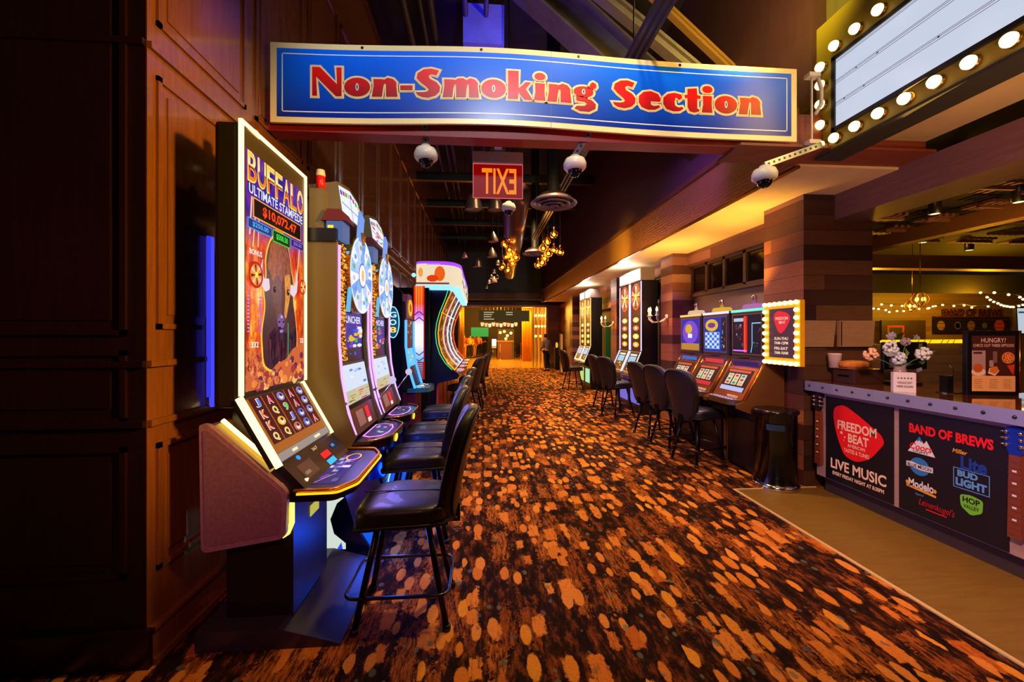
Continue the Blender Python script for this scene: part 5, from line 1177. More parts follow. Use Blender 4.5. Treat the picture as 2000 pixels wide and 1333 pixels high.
def star(mb, fr, a, b, r, m, L):
    return mb.poly(fr, [(a+(r if i % 2 == 0 else r*.42)*math.sin(PI*i/5), b+(r if i % 2 == 0 else r*.42)*math.cos(PI*i/5)) for i in range(10)], m, L)
star(s, f, .175, .475, .020, PCR, L+1); star(s, f, .21, .44, .012, PCR, L+1); star(s, f, .20, .41, .008, PCR, L+1)
s.text(f, 'LIVE MUSIC', .33, .165, .54, .095, PCR, L+1, .025).text(f, 'EVERY FRIDAY NIGHT AT 8:30PM', .33, .075, .50, .034, PCR, L+1, .03)
s.build('live_music_poster', ct)
f = FNX(3.35, 3.045, .168); PW = .685; s = MB().prism([(0, 0), (PW, 0), (PW, PH), (0, PH)], f, .008, PBK, .008)
s.text(f, 'BAND OF BREWS', .345, .66, .53, .072, PRED, L, .045)
s.poly(f, [(.07, .475), (.155, .605), (.185, .555), (.205, .585), (.265, .475)], PWH, L).poly(f, [(.135, .575), (.155, .605), (.175, .575), (.165, .565), (.155, .58), (.145, .565)], PBL, L+1)
s.text(f, 'Coors', .165, .525, .16, .05, PRED, L+1, .02, shear=.3).text(f, 'LIGHT', .165, .49, .11, .022, M('ink', (20, 20, 30), .5), L+1, .01)
s.ell(f, .155, .375, .07, .068, PBL, L).poly(f, [(.06, .395), (.10, .40), (.16, .39), (.25, .395), (.25, .355), (.16, .35), (.10, .36), (.06, .355)], PWH, L+1).text(f, 'BLUE MOON', .155, .374, .17, .028, M('ink', (20, 20, 30), .5), L+2, .02)
s.text(f, 'Modelo', .165, .235, .18, .065, PWH, L, .03).poly(f, [(.06, .215), (.27, .195), (.27, .178), (.06, .198)], PYL, L).ell(f, .065, .23, .012, .016, PYL, L, 8).ell(f, .262, .225, .012, .016, PYL, L, 8).text(f, 'Especial', .155, .16, .06, .02, PLB, L, 0, shear=.3)
s.text(f, 'Leinenkugel\'s', .27, .105, .24, .065, M('poster_dark_red', (190, 14, 30), .5), L, .0, shear=.35).rect(f, .20, .065, .34, .072, PRED, L)
s.text(f, 'Miller', .42, .565, .09, .03, PYL, L, .02, shear=.2).text(f, 'Lite', .50, .495, .15, .095, PNV, L, .04)
s.frame(f, .38, .31, .59, .45, .005, PLB, L).text(f, 'BUD', .465, .415, .12, .045, PLB, L, .05).text(f, 'LIGHT', .485, .355, .18, .055, PLB, L, .05)
s.poly(f, rnd_poly([(.42, .27), (.485, .285), (.555, .27), (.55, .185), (.485, .145), (.425, .19)], .02), PGR, L).text(f, 'HOP', .487, .245, .10, .04, PBK, L+1, .03).text(f, 'VALLEY', .487, .20, .09, .025, PBK, L+1, .02)
s.build('brews_poster', ct)
# guitar necks used as brackets
def guitar(y, lb, blue):
    g = thing('guitar_neck', lb, 'guitar neck', (3.31, y, .0), 0, 'guitar necks fixed to the counter front')
    MB().prism([(-.035, .28), (.035, .28), (.027, .80), (-.027, .80)], FNX(0, 0, 0), .035, M('rosewood_fretboard', (120, 56, 30), .4)).build('fretboard', g)
    fr2 = MB()
    for i in range(13): fr2.rect(FNX(0, 0, 0), -.032, .30+i*.038+.0, .032, .303+i*.038, STEEL, 1)
    for i in (2, 4, 6, 8, 10): fr2.rect(FNX(0, 0, 0), -.010, .315+i*.038, .012, .327+i*.038, PWH, 1)
    fr2.build('fret', g)
    hd = MB().prism(rnd_poly([(-.027, .80), (.027, .80), (.05, .87), (.045, .97), (.0, .985), (-.045, .97), (-.05, .87)], .01), FNX(0, 0, 0), .02, M('blue_headstock', (16, 50, 170), .2) if blue else M('dark_headstock', (34, 24, 22), .25)).build('headstock', g)
    for k in range(3):
        for sd_ in (-1, 1): MB().lathe([(.012, 0), (.012, .012), (.004, .014)], (0, sd_*.035, .86+k*.04), CHR, 8, (-1, 0, 0)).tube([(0, sd_*.05, .86+k*.04), (0, sd_*.068, .86+k*.04)], .006, CHR, 6).build('tuning_peg', hd)
    return g
guitar(3.81, 'guitar neck with dark headstock at the pillar end of the bar counter front', False)
guitar(2.31, 'guitar neck with blue headstock beside the band of brews poster', True)
# things on the counter
t = thing('till_drawer', 'dark brown cash drawer box on the bar counter by the pillar', 'box', (3.66, 3.78, 1.085)); MB().box(-.14, .16, -.16, .08, 0, .14, M('dark_brown_box', (66, 38, 32), .4), .006).build('body', t); MB().box(-.145, -.14, -.1, .02, .06, .08, BLK2).build('handle', t)
t = thing('loaf_basket', 'orange lit bread-shaped roll on the dark box', 'roll', (3.62, 3.73, 1.225)); MB().cushion((0, 0, .04), (.13, .07, .04), M('orange_crust', (226, 136, 56), .45, 0, None, 12), 3, 8).build('roll', t); MB().box(-.13, .13, -.07, .07, -.0, .006, M('kraft_tray', (170, 110, 60), .6)).build('tray', t)
t = thing('paper_cup', 'white paper cup behind the orange roll on the counter', 'cup', (3.52, 3.84, 1.225)); MB().lathe([(.045, .0), (.058, .13), (.06, .135), (.055, .13), (.043, .005)], (0, 0, 0), M('white_cup', (206, 190, 196), .5), 18, caps=True).build('body', t); MB().lathe([(.06, .13), (.055, .145), (.001, .145)], (0, 0, 0), WHT, 18).build('lid', t)
t = thing('point_of_sale_screen', 'black register screen turned away behind the flowers', 'screen', (3.98, 3.6, 1.085))
MB().box(-.20, .24, -.02, .02, .14, .40, BLK, .01).build('display', t); MB().box(-.02, .04, 0, .04, 0, .2, BLK).box(-.12, .12, -.08, .1, 0, .02, BLK).build('stand', t)
MB().box(-.15, -.05, -.026, -.021, .26, .34, M('bluish_label', (120, 130, 170), .4)).box(-.15, -.03, -.05, -.02, .16, .24, M('grey_card', (120, 112, 116), .5)).build('sticker', t)
t = thing('review_card_box', 'small white box with five stars reading WOULD EAT HERE AGAIN', 'card box', (3.44, 3.10, 1.085), -.55)
MB().box(-.07, .07, -.03, .03, 0, .16, M('white_card', (226, 220, 226), .6), .002).build('box', t); f = F((-.07, -.0305, 0), (1, 0, 0), (0, 0, 1)); s = MB()
INK = M('ink', (20, 20, 30), .5)
for i in range(5): star(s, f, .03+i*.02, .115, .009, INK, 1)
s.text(f, 'WOULD EAT', .07, .078, .09, .018, INK, 1, .02).text(f, 'HERE AGAIN', .07, .048, .1, .018, INK, 1, .02).build('print', t)
t = thing('flower_vase', 'vase of white hydrangeas and green leaves behind the star card', 'flowers', (3.52, 3.20, 1.085))
MB().lathe([(.03, 0), (.045, .02), (.045, .16), (.035, .20)], (0, 0, 0), M('grey_vase', (150, 130, 130), .3), 16, caps=True).build('vase', t)
r = random.Random(5); FL = [(-.20, .30, (236, 190, 150)), (-.06, .36, (214, 226, 226)), (-.01, .27, (206, 222, 232)), (.16, .31, (220, 230, 228)), (-.06, .46, (150, 150, 166)), (.04, .41, (150, 140, 150))]
GRN = M('leaf_green', (70, 110, 30), .45); DGR = M('dark_leaf', (30, 60, 30), .4); PALE = M('pale_eucalyptus', (130, 140, 140), .6)
uu = V((.93, -.36, 0))
for a_, z, c in FL:
    mb = MB(); R_ = .055 if z < .4 else .035
    for k in range(46):
        v = V((r.gauss(0, 1), r.gauss(0, 1), r.gauss(0, 1))).normalized(); mb.ball(uu*a_+V((0, 0, z))+v*R_*.8, R_*.26, M('petal_%d_%d' % (c[0], c[2]), c, .7), 5)
    mb.build('flower_head', t)
    MB().tube([(0, 0, .15), tuple(uu*a_*.5+V((0, 0, z*.6+.06))), tuple(uu*a_+V((0, 0, z-.02)))], .004, GRN, 5).build('stem', t)
for k in range(16):
    a_ = -.22+.44*r.random(); z = .18+.28*r.random(); ln = .05+.06*r.random(); d1 = V((r.uniform(-1, 1), r.uniform(-.6, .6), r.uniform(-.3, .8))).normalized(); s1 = d1.cross(V((0, 1, .3))).normalized(); c = uu*a_*.8+V((0, 0, z))
    nn = d1.cross(s1)*.006
    MB().add([c, c+d1*ln*.4+s1*ln*.28+nn, c+d1*ln, c+d1*ln*.4-s1*ln*.28+nn, c+d1*ln*.45-nn], [(0, 1, 4), (1, 2, 4), (2, 3, 4), (3, 0, 4)], (GRN, DGR, PALE)[k % 3]).build('leaf', t)
t = thing('menu_stand', 'framed HUNGRY? food menu board standing on the bar counter', 'menu board', (3.95, 2.90, 1.085), -.18)
MB().box(-.18, .18, -.02, .02, 0, .50, BLK, .004).build('frame', t); MB().tube([(.185, -.02, .02), (.185, -.02, .5)], .008, GOLD, 8).build('gold_post', t)
f = F((-.18, -.021, 0), (1, 0, 0), (0, 0, 1)); s = MB(); BRN = M('menu_brown', (66, 30, 20), .5)
s.rect(f, .03, .03, .33, .46, BRN, 1).rect(f, .03, .03, .33, .15, M('menu_tan', (236, 176, 106), .5), 2)
s.text(f, 'HUNGRY?', .18, .425, .17, .035, PCR, 2, 0).text(f, 'CHECK OUT THESE OPTIONS', .18, .385, .28, .022, PCR, 2, 0)
s.rect(f, .03, .15, .125, .345, M('menu_photo_grey', (170, 140, 130), .5), 2).ell(f, .075, .18, .05, .03, PCR, 3).ell(f, .07, .21, .035, .035, M('menu_burger', (190, 90, 30), .5), 4, 12).rect(f, .04, .32, .10, .335, BRN, 3)
s.rect(f, .15, .22, .18, .27, M('menu_photo_grey', (170, 140, 130), .5), 3).rect(f, .175, .25, .205, .34, M('menu_drink', (120, 90, 80), .5), 3).poly(f, [(.14, .17), (.19, .15), (.22, .19), (.20, .22), (.15, .21)], PCR, 3).poly(f, [(.15, .18), (.19, .165), (.215, .195), (.20, .225), (.155, .215)], M('menu_fries', (216, 120, 40), .5), 4)
s.ell(f, .28, .29, .045, .045, M('menu_crust', (210, 140, 60), .5), 3).ell(f, .28, .29, .037, .037, M('menu_pizza', (200, 60, 30), .5), 4)
for k in range(16): s.ell(f, .28+.033*math.cos(k*2.4)*math.sqrt(k/16), .29+.033*math.sin(k*2.4)*math.sqrt(k/16), .006, .005, M('menu_cheese', (240, 190, 80), .5), 5, 7)
s.poly(f, [(.27, .23), (.325, .24), (.315, .155)], M('menu_pizza', (200, 60, 30), .5), 3)
for x in (.045, .15, .245):
    for j in range(5): s.rect(f, x, .055+j*.016, x+.06-.006*(j % 3), .058+j*.016, M('menu_text', (120, 80, 50), .5), 3)
s.build('menu_print', t)
t = thing('utensil_caddy', 'slim clear rack with dark cards on the counter between flowers and menu', 'rack', (3.75, 3.02, 1.085)); MB().box(-.05, .0, -.03, .03, 0, .14, BLK).build('card', t); MB().tube([(.03, 0, 0), (.03, 0, .2), (.0, 0, .22)], .004, CHR, 5).box(-.07, .07, -.04, .04, 0, .008, CHR).build('rack', t)
# two blank boards on the pillar
for (x0, x1, lb) in ((3.20, 3.62, 'blank tan board fixed to the plank pillar, nearer the bulb sign'), (3.66, 4.05, 'second blank tan board at the bar side of the plank pillar')):
    t = thing('blank_board', lb, 'board', (0, 3.93, 0)); MB().prism([(x0, 1.43), (x1-.03, 1.43), (x1, 1.70), (x0, 1.70)], FNY(0, 0, 0), .035, wood('tan_board', (150, 120, 84), (184, 150, 110), .5, (1, 1, 12))).build('board', t)
    MB().box(x0+.01, x0+.02, -.006, 0, 1.44, 1.69, STEEL).build('edge_strip', t)
# ------------------------------------------------------------------ bar room far things
def PP(px_, py_, Y):
    u = (px_-1000)/800; fx_, fy_ = math.sin(YAW), math.cos(YAW); d_ = Y/(fy_-u*fx_)
    return V((d_*(fx_+u*fy_), Y, H+d_*(655-py_)/800))
RP = E((255, 190, 20), 1.5, 'rope_light')
a, b = PP(1722, 668, 4.5), PP(1885, 667, 4.5)
mb = MB().tube([a, b], .022, RP, 8); 
for i in range(14):
    if i % 4 != 0: x = a.x+(b.x-a.x)*(i+.5)/14; mb.tube([(x, 4.476, a.z-.022), (x+.03, 4.476, a.z+.022)], .004, BRN, 4)
tag(mb.build('rope_light'), 'glowing yellow wrapped light bar along the top of the low bar wall', 'light bar')
t = thing('band_of_brews_board', 'dark board with letters BAND OF BREWS on the yellow wall', 'sign', (0, 9.42, 0)); p0, p1 = PP(1826, 651, 9.42), PP(1972, 622, 9.42); f = F((0, 0, 0), (1, 0, 0), (0, 0, 1))
MB().prism([(p0.x, p0.z), (p1.x, p0.z), (p1.x, p1.z), (p0.x, p1.z)], f, .04, M('black_board', (20, 14, 16), .4)).build('board', t); s = MB()
mk = [(.08, .12, (120, 90, 60)), (.30, .1, (70, 70, 80)), (.30, .07, (130, 60, 40)), (.48, .12, (110, 80, 60)), (.66, .08, (70, 90, 100)), (.86, .16, (180, 70, 40))]
for u_, r_, c in mk: s.ell(f, p0.x+(p1.x-p0.x)*u_, (p0.z+p1.z)/2, r_*.9, r_, M('round_badge_%d' % c[0], c, .5), 2, 14)
s.rect(f, p0.x, p1.z-.05, p1.x, p1.z-.03, GOLD, 3).rect(f, p0.x, p1.z-.14, p1.x, p1.z-.13, GOLD, 3).rect(f, p0.x, p1.z-.25, p1.x, p1.z-.24, GOLD, 3).build('badges', t)
q0, q1 = PP(1842, 618, 9.42), PP(1954, 604, 9.42); s = MB(); s.prism([(p0.x, q0.z-.03), (p1.x, q0.z-.03), (p1.x, q0.z), (p0.x, q0.z)], f, .06, BRN)
s.text(F((0, -.03, 0), (1, 0, 0), (0, 0, 1)), 'BAND OF BREWS', (q0.x+q1.x)/2, (q0.z+q1.z)/2, q1.x-q0.x, q1.z-q0.z, M('letter_dark_red', (60, 18, 20), .4), 2, .04); s.build('letters', t)
t = thing('wall_door_picture', 'dark board with red square outline on the yellow bar wall', 'picture', (0, 9.4, 0)); p0, p1 = PP(1722, 672, 9.4), PP(1808, 626, 9.4)
MB().prism([(p0.x, p0.z), (p1.x, p0.z), (p1.x, p1.z), (p0.x, p1.z)], f, .05, M('dark_board_brown', (46, 24, 18), .5)).build('board', t); s = MB(); s.frame(f, p0.x+.15, p0.z-.1, p0.x+.6, p1.z-.13, .05, M('red_outline', (180, 60, 30), .5), 2).build('outline', t)
t = thing('bar_television', 'white glowing bar television at the right edge of the picture', 'television', (0, 8.2, 0)); p0, p1 = PP(1984, 654, 8.2), PP(2030, 600, 8.2)
MB().prism([(p0.x+.04, p0.z), (p1.x, p0.z), (p1.x, p1.z), (p0.x, p1.z)], f, .06, BLK).build('housing', t); s = MB(); s.poly(f, [(p0.x+.06, p0.z+.03), (p1.x-.03, p0.z+.03), (p1.x-.03, p1.z-.03), (p0.x+.03, p1.z-.03)], E((196, 208, 222), .9), 2).rect(f, p0.x+.06, p1.z-.14, p1.x-.03, p1.z-.10, E((60, 90, 90), .7), 3).build('screen', t)
# chandeliers
for (px_, py_, Y, R, lb) in ((1797, 585, 6.0, .11, 'round gold cage chandelier glowing in the bar room, the larger one'), (1782, 598, 7.2, .11, 'smaller gold cage chandelier behind the larger one in the bar room')):
    p = PP(px_, py_, Y); t = thing('cage_chandelier', lb, 'chandelier', p)
    for k in range(6): MB().tube([(R*math.cos(k*PI/3)*math.sin(a_), R*math.sin(k*PI/3)*math.sin(a_), R*math.cos(a_)) for a_ in [PI*i/10 for i in range(11)]], .006, GOLD, 5).build('cage_rib', t)
    for k in range(4): MB().ball((.05*math.cos(k*PI/2), .05*math.sin(k*PI/2), 0), .02, E((255, 200, 70), 9, 'candle_bulb'), 8, 1.6).build('bulb', t)
    MB().tube([(0, 0, R), (0, 0, 3.3-p.z)], .006, GOLD, 5).build('chain', t)
# string lights: each string is one thing
def string(lb, pts, Y0, Y1):
    t = thing('string_lights', lb, 'string lights', (0, 0, 0), 0, 'string lights in the bar room'); P = [PP(x, y, Y0+(Y1-Y0)*i/(len(pts)-1)) for i, (x, y) in enumerate(pts)]
    MB().tube([p+V((0, 0, .03)) for p in P], .004, BLK2, 4).build('cable', t)
    b0 = None
    for p in P:
        if b0 is None: b0 = MB().ball((0, 0, 0), .021, E((255, 214, 130), 5, 'string_bulb'), 8).build('bulb', t, p)
        else:
            c = b0.copy(); COL.objects.link(c); c.location = p
string('string of small warm bulbs sagging at the left above the yellow wall', [(1706, 603), (1716, 604), (1730, 606), (1737, 610), (1752, 608), (1765, 608), (1778, 606), (1795, 604), (1815, 602), (1822, 599), (1827, 598)], 8.6, 8.9)
string('upper string of warm bulbs across the bar ceiling', [(1722, 595), (1741, 597), (1762, 598), (1785, 598), (1812, 603), (1841, 596), (1863, 598), (1883, 597), (1898, 601), (1930, 599)], 8.2, 8.3)
string('string of warm bulbs dipping down in a curve at the right', [(1915, 572), (1928, 581), (1934, 586), (1941, 590), (1949, 593), (1955, 596), (1961, 598), (1967, 599), (1973, 600), (1979, 600), (1990, 598), (1998, 596)], 7.2, 7.8)
string('short string of warm bulbs rising at the far right', [(1942, 572), (1970, 576), (1992, 581), (1998, 585)], 6.6, 7.2)
for i, (px_, py_) in enumerate(((1826, 418), (1802, 474), (1893, 489), (1990, 395))):
    p = PP(px_, py_, 1); p = p-V((0, 0, H)); k = (3.15-H)/p.z; p = p*k+V((0, 0, H)); t = thing('recessed_light', ['small round ceiling light nearest the big beam', 'small round ceiling light in the middle of the trellis', 'small round ceiling light deepest in the bar', 'bright oval ceiling light by the right edge'][i], 'ceiling light', p, 0, 'small ceiling lights in the bar room')
    MB().lathe([(.001, 0), (.05, 0)], (0, 0, 0), E((255, 236, 160), 2.5), 14).build('lens', t); MB().lathe([(.05, -.002), (.065, 0), (.065, .2)], (0, 0, 0), BLK, 14).build('rim', t)
# soffit downlights seen as discs
for i, (y, lb) in enumerate(((8.4, 'round recessed light in the cream soffit above the near tall machines'), (11.6, 'round recessed light in the cream soffit above the far tall machines'))):
    t = thing('recessed_light', lb, 'ceiling light', (3.02, y, 2.997)); MB().lathe([(.001, 0), (.07, 0)], (0, 0, -.003), E((255, 246, 230), 6), 16).build('lens', t); MB().lathe([(.07, -.004), (.09, -.002), (.09, .002)], (0, 0, 0), WHT, 16).build('rim', t)
# ================================================================== lobby beyond the portal
t = thing('directory_sign', 'hanging olive glass directory sign with small lines over the lobby entrance', 'sign', (0, 19.6, 0)); p0, p1 = PP(935, 628, 19.6), PP(1034, 607, 19.6)
MB().prism([(p0.x, p0.z), (p1.x, p0.z), (p1.x, p1.z), (p0.x, p1.z)], f, .04, E((70, 56, 26), .75)).build('panel', t); s = MB()
for (x, y, w_) in ((.10, .82, .26), (.10, .62, .22), (.10, .42, .20), (.10, .2, .26), (.54, .82, .16), (.54, .62, .18)):
    X_ = p0.x+(p1.x-p0.x)*x; Z_ = p0.z+(p1.z-p0.z)*y
    for k in range(int(w_*44)): s.rect(f, X_+k*.045, Z_-.02, X_+k*.045+.032, Z_+.025-.01*(k % 2), E((236, 220, 170), .9), 2)
s.build('print', t); MB().tube([(p0.x+.2, 0, p1.z), (p0.x+.2, 0, 3.9)], .01, STEEL).tube([(p1.x-.2, 0, p1.z), (p1.x-.2, 0, 3.9)], .01, STEEL).build('hanger', t)
for i in range(10):
    p = PP(942+i*7.3, 634+(i % 3), 23); q = thing('lobby_drum_pendant', 'small glowing drum pendant, %s from the left in the row behind the directory sign' % ['first', 'second', 'third', 'fourth', 'fifth', 'sixth', 'seventh', 'eighth', 'ninth', 'tenth'][i], 'pendant lamp', p, 0, 'row of drum pendants in the lobby')
    MB().lathe([(.07, -.1), (.10, .1)], (0, 0, 0), E([(255, 196, 130), (255, 170, 120), (250, 214, 170)][i % 3], 1.3), 10, caps=True).build('lamp_shade', q); MB().tube([(0, 0, .1), (0, 0, 3.88-p.z)], .006, BLK2, 5).build('cord', q)
def panel(name, lb, cat, x0, y0, x1, y1, Y, m, th=.06, group=None):
    p0, p1 = PP(x0, y1, Y), PP(x1, y0, Y); z0 = max(p0.z, 0.002) if name not in ('gold_drape', 'lobby_shelf_wall') else .002
    o = MB().box(p0.x, p1.x, Y, Y+th, z0, p1.z, m).build(name); tag(o, lb, cat, group); return o
panel('green_wall_screen', 'bright green lit screen on the left of the lobby', 'screen', 920, 640, 954, 658, 27, E((0, 170, 70), .9))
for (x0, x1, Y, lb) in ((893, 906, 22, 'tall gold drape at the left edge of the lobby'), (1020, 1038, 24, 'gold lit drape right of the lobby desk')):
    p0, p1 = PP(x0, 0, Y), PP(x1, 0, Y); n_ = 60; vs_ = []
    for i in range(n_+1):
        x = p0.x+(p1.x-p0.x)*i/n_; y = Y+.06*math.sin(i*1.1)+.03*math.sin(i*2.7)
        vs_ += [(x, y, .003), (x, y, 3.88)]
    o = MB().add(vs_, [(2*i, 2*i+2, 2*i+3, 2*i+1) for i in range(n_)], M('gold_drape', (226, 160, 30), .5), True).build('gold_drape'); tag(o, lb, 'curtain', 'gold drapes in the lobby')
    md = o.modifiers.new('thick', 'SOLIDIFY'); md.thickness = .02
    lamp('drape_fill', 'SPOT', ((p0.x+p1.x)/2, Y-.9, 3.7), 260, (255, 200, 40), ((p0.x+p1.x)/2, Y, 1.6), .05, 70, .8)  # unseen spot added in front of each drape to brighten it
lamp('lobby_lamp', 'POINT', (-.6, 25.5, 2.9), 500, (255, 170, 60), None, .2)
panel('lobby_shelf_wall', 'lit shelf wall with warm lamps behind the lobby desk', 'shelf', 972, 643, 1004, 668, 28, E((150, 90, 30), .6), .3)
for i, (x, y) in enumerate(((977, 650), (985, 648), (991, 656), (998, 651), (988, 662))):
    p = PP(x, y, 27.89); tag(MB().ball(p, .10, E((255, 220, 120), 2.2), 8).build('shelf_lamp'), 'warm round lamp, %s, on the shelf wall behind the lobby desk' % ['far left', 'upper left', 'in the middle', 'at the right', 'lowest'][i], 'lamp', 'lamps on the lobby shelf wall')
t = thing('lobby_desk', 'wooden lobby reception desk with pale front edge', 'desk', (0, 26, 0)); p0, p1 = PP(972, 0, 26), PP(1000, 0, 26); zt = PP(0, 669, 26).z; MB().box(p0.x, p1.x, 0, .6, .01, zt, M('desk_brown', (90, 50, 20), .4)).build('body', t); MB().box(p0.x-.1, p1.x+.1, -.05, .65, zt, zt+.06, M('desk_top', (190, 120, 50), .3)).build('top', t)
t = thing('information_kiosk', 'white lit information kiosk screen on a stand in the lobby', 'kiosk', PP(965, 655, 22).to_tuple()[:2]+(0,))
MB().box(-.14, .14, 0, .08, .84, 1.36, BLK).rect(FNY(-.14, 0, .84), .02, .12, .26, .50, E((226, 236, 255), 1.5), 1).rect(FNY(-.14, 0, .84), .02, .01, .26, .10, E((240, 190, 80), 1), 1).build('screen', t); MB().tube([(-.05, .04, .02), (-.05, .04, .86)], .014, STEEL).tube([(.05, .04, .02), (.05, .04, .86)], .014, STEEL).box(-.16, .16, -.08, .2, 0, .03, M('kiosk_base', (200, 150, 70), .3)).build('stand', t)
sp0 = None
for i, (x, y) in enumerate(((977, 703), (983, 700), (1017, 698), (1024, 699), (1033, 701), (1006, 694))):
    d_ = 1240/(y-655); p = PP(x, y, d_); lb = ['chrome queue post just right of the lit kiosk', 'second chrome queue post from the lit kiosk', 'chrome queue post standing right of the lobby desk', 'middle one of the three chrome queue posts before the gold drape', 'chrome queue post nearest the crystal curtain', 'farthest chrome queue post, behind the others'][i]
    q = thing('queue_post', lb, 'queue post', (p.x, p.y, .003), 0, 'queue posts in the lobby'); MB().lathe([(.16, 0), (.15, .02), (.03, .04), (.025, .05), (.025, .95), (.035, .96), (.035, 1.0)], (0, 0, 0), CHR, 12, caps=True).build('post', q)
# crystal curtain
cc_ = thing('crystal_curtain', 'curtain of gold crystal strands with glowing lamps right of the lobby opening', 'curtain', (0, 19.9, 0)); p0, p1 = PP(1040, 0, 19.9), PP(1070, 0, 19.9)
for i in range(14):
    x = p0.x+(p1.x-p0.x)*i/13; MB().tube([(x+.02*math.sin(k), .05*(i % 3), .01+k*.39) for k in range(11)], .018, E([(190, 110, 20), (120, 60, 14), (236, 170, 60)][i % 3], .7), 5).build('strand', cc_)
for z, n_ in ((2.5, 4), (1.98, 4), (1.5, 3)):
    for k in range(n_): MB().ball((p0.x+.15+(p1.x-p0.x-.3)*k/(n_-1), -.1, z), .06, E((255, 220, 110), 3.5), 8).build('lamp', cc_)
# ------------------------------------------------------------------ people
SK = M('skin', (196, 140, 108), .6)
def skin_obj(name, pts, edges, rad, m, parent, sub=1, root=0):
    me = bpy.data.meshes.new(name); me.from_pydata([V(p) for p in pts], edges, []); me.materials.append(m)
    o = bpy.data.objects.new(name, me); COL.objects.link(o); o.parent = parent
    md = o.modifiers.new('skin', 'SKIN'); md.use_smooth_shade = True
    if not me.skin_vertices: bpy.context.view_layer.objects.active = o
    sv = me.skin_vertices[0].data if me.skin_vertices else None
    if sv is None:
        me.attributes; bm = bmesh.new(); bm.from_mesh(me); bm.verts.layers.skin.verify(); bm.to_mesh(me); bm.free(); sv = me.skin_vertices[0].data
    for i, r_ in enumerate(rad):
        sv[i].radius = (r_, r_) if not isinstance(r_, tuple) else r_; sv[i].use_root = (i == root)
    s2 = o.modifiers.new('sub', 'SUBSURF'); s2.levels = sub; s2.render_levels = sub
    return o
def person(loc, rz, h, shirt, pants, hair, lb, lean=0.0, arms=0.0, stride=.08, long=False):
    t = thing('person', lb, 'person', loc, rz, 'people in the lobby' if loc[1] > 19.2 and loc[0] < 1.5 else None); k = h/1.75
    L_ = lambda x, y, z: (x*k, (y-lean*max(0, z-.95))*k, z*k)
    P = [L_(0, 0, .98), L_(0, 0, 1.15), L_(0, 0, 1.38), L_(0, 0, 1.50), L_(0, -.02, 1.56), L_(0, -.03, 1.66),
         L_(-.19, 0, 1.42), L_(-.24, .02, 1.16), L_(-.22, -.10-arms, .98+arms*.5), L_(-.21, -.16-arms, .92+arms*.5),
         L_(.19, 0, 1.42), L_(.24, .02, 1.16), L_(.22, -.10-arms, .98+arms*.5), L_(.21, -.16-arms, .92+arms*.5),
         L_(-.10, 0, .90), L_(-.11, -stride, .50), L_(-.11, stride*.6, .10), L_(-.12, -.12+stride*.6, .04),
         L_(.10, 0, .90), L_(.11, stride*.4, .50), L_(.11, stride, .10), L_(.12, -.12+stride, .04)]
    Ed = [(0, 1), (1, 2), (2, 3), (3, 4), (4, 5), (2, 6), (6, 7), (7, 8), (8, 9), (2, 10), (10, 11), (11, 12), (12, 13), (0, 14), (14, 15), (15, 16), (16, 17), (0, 18), (18, 19), (19, 20), (20, 21)]
    R_ = [.13, .12, .15, .06, .08, .085, .06, .045, .035, .035, .06, .045, .035, .035, .09, .06, .04, .035, .09, .06, .04, .035]
    skin_obj('body', P, Ed, [x*k for x in R_], SK, t)
    skin_obj('shirt', [P[0], P[1], P[2], P[6], P[7], P[8], P[10], P[11], P[12], P[3]], [(0, 1), (1, 2), (2, 3), (3, 4), (4, 5), (2, 6), (6, 7), (7, 8), (2, 9)], [x*k for x in (.155, .15, .175, .08, .066, .05, .08, .066, .05, .075)], M('shirt_%d_%d_%d' % shirt, shirt, .8), t)
    skin_obj('trousers', [P[0], P[14], P[15], P[16], P[18], P[19], P[20]], [(0, 1), (1, 2), (2, 3), (0, 4), (4, 5), (5, 6)], [x*k for x in (.15, .11, .085, .07, .11, .085, .07)], M('trousers_%d_%d_%d' % pants, pants, .8), t)
    MB().cushion(tuple(V(P[5])+V((0, .02*k, .045*k))), (.095*k, .105*k, .095*k), M('hair_%d_%d_%d' % hair, hair, .8), 2.2, 6).build('hair', t)
    for i in (17, 21): MB().cushion(tuple(V(P[i])+V((0, 0, 0))), (.05*k, .13*k, .04*k), BLK, 3, 5).build('shoe', t)
    return t
def ground(px_, py_):
    d_ = 800*H/(py_-655); u = (px_-1000)/800; return (d_*(math.sin(YAW)+u*math.cos(YAW)), d_*(math.cos(YAW)-u*math.sin(YAW)), .004)
person(ground(1068, 725), PI+.5, 1.56, (120, 104, 112), (18, 16, 22), (60, 34, 20), 'person in grey top and dark trousers standing by the podium right of the lobby', .12, .12)
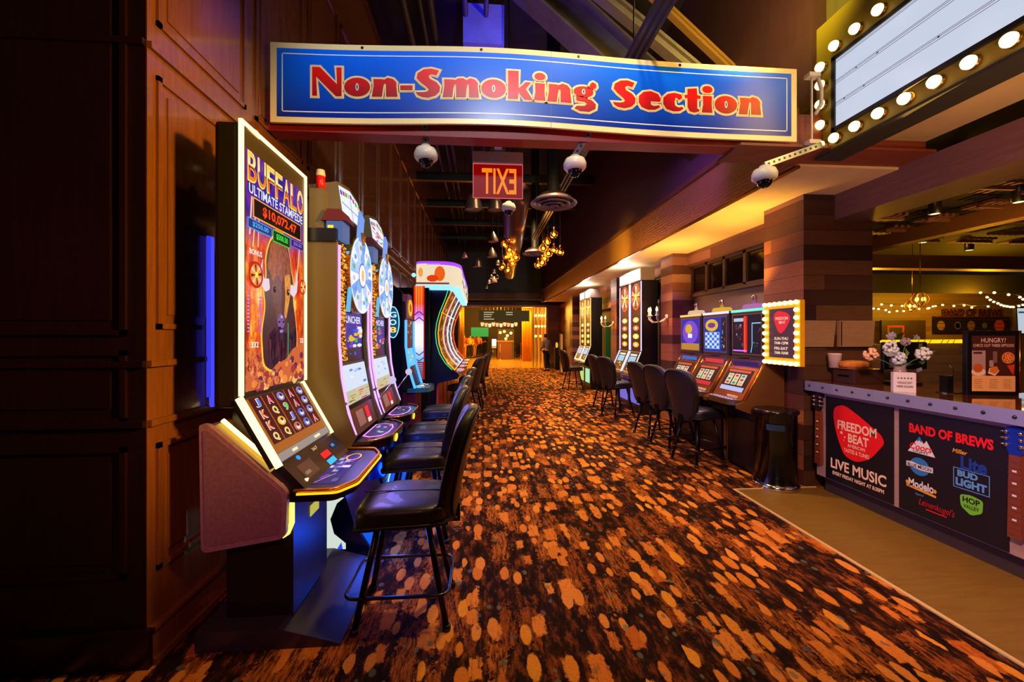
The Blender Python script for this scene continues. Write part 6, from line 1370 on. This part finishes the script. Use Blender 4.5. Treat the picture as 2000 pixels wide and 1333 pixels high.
person(ground(906, 702), .3, 1.62, (120, 50, 40), (150, 104, 60), (24, 14, 12), 'person in a dark red top at the left edge of the lobby', 0, .1)
person(ground(919, 700), -.4, 1.60, (240, 190, 70), (30, 22, 20), (60, 34, 16), 'person in a yellow top in the lobby group')
person(ground(927, 699), .8, 1.62, (226, 110, 40), (170, 120, 70), (40, 22, 14), 'person in an orange top in the lobby group')
person(ground(935, 697), PI, 1.60, (236, 180, 90), (34, 26, 26), (120, 84, 44), 'person in a pale gold top in the lobby group')
person(ground(946, 694), 2.6, 1.75, (30, 26, 34), (20, 20, 46), (18, 12, 12), 'person in dark clothes and cap at the right of the lobby group')
t = thing('host_podium', 'black host podium with gold lamp by the person in grey', 'podium', ground(1090, 722)); MB().box(-.16, .16, -.14, .14, 0, .95, M('podium_black', (16, 12, 12), .4), .01).build('body', t); MB().box(-.18, .18, -.16, .16, .95, .98, M('podium_top', (90, 96, 40), .4)).build('top', t)
MB().lathe([(.03, .98), (.06, 1.05), (.05, 1.18), (.02, 1.22)], (-.06, 0, 0), E((236, 190, 40), 1.0), 10).build('lamp', t); MB().lathe([(.03, .98), (.03, 1.25)], (.09, 0, 0), WHT, 8, caps=True).build('candle', t)
t = thing('totem_display', 'slim vertical totem display with orange lit edge by the far right chair', 'display', ground(1096, 733)); MB().box(-.05, .07, -.05, .05, 0, 1.62, M('totem_brown', (90, 50, 30), .4)).build('body', t); MB().rect(FNY(-.05, -.051, 0), .02, .1, .10, 1.58, E((210, 130, 50), .8), 1).build('screen', t)
# stray edge: thin blue light on the left wall behind the buffalo machine
t = thing('blue_light_tube', 'thin vertical violet blue light strip on the dark wall behind the buffalo machine', 'light strip', (-1.525, 2.46, 0)); MB().box(-.02, .0, -.006, .008, 1.14, 2.11, E((70, 70, 250), 1.1), 0).build('tube', t); MB().box(-.02, .0, -.030, -.022, 1.20, 2.11, E((60, 60, 240), .9), 0).build('tube', t)
for k_ in list(bpy.data.meshes):
    if k_.users == 0: bpy.data.meshes.remove(k_)
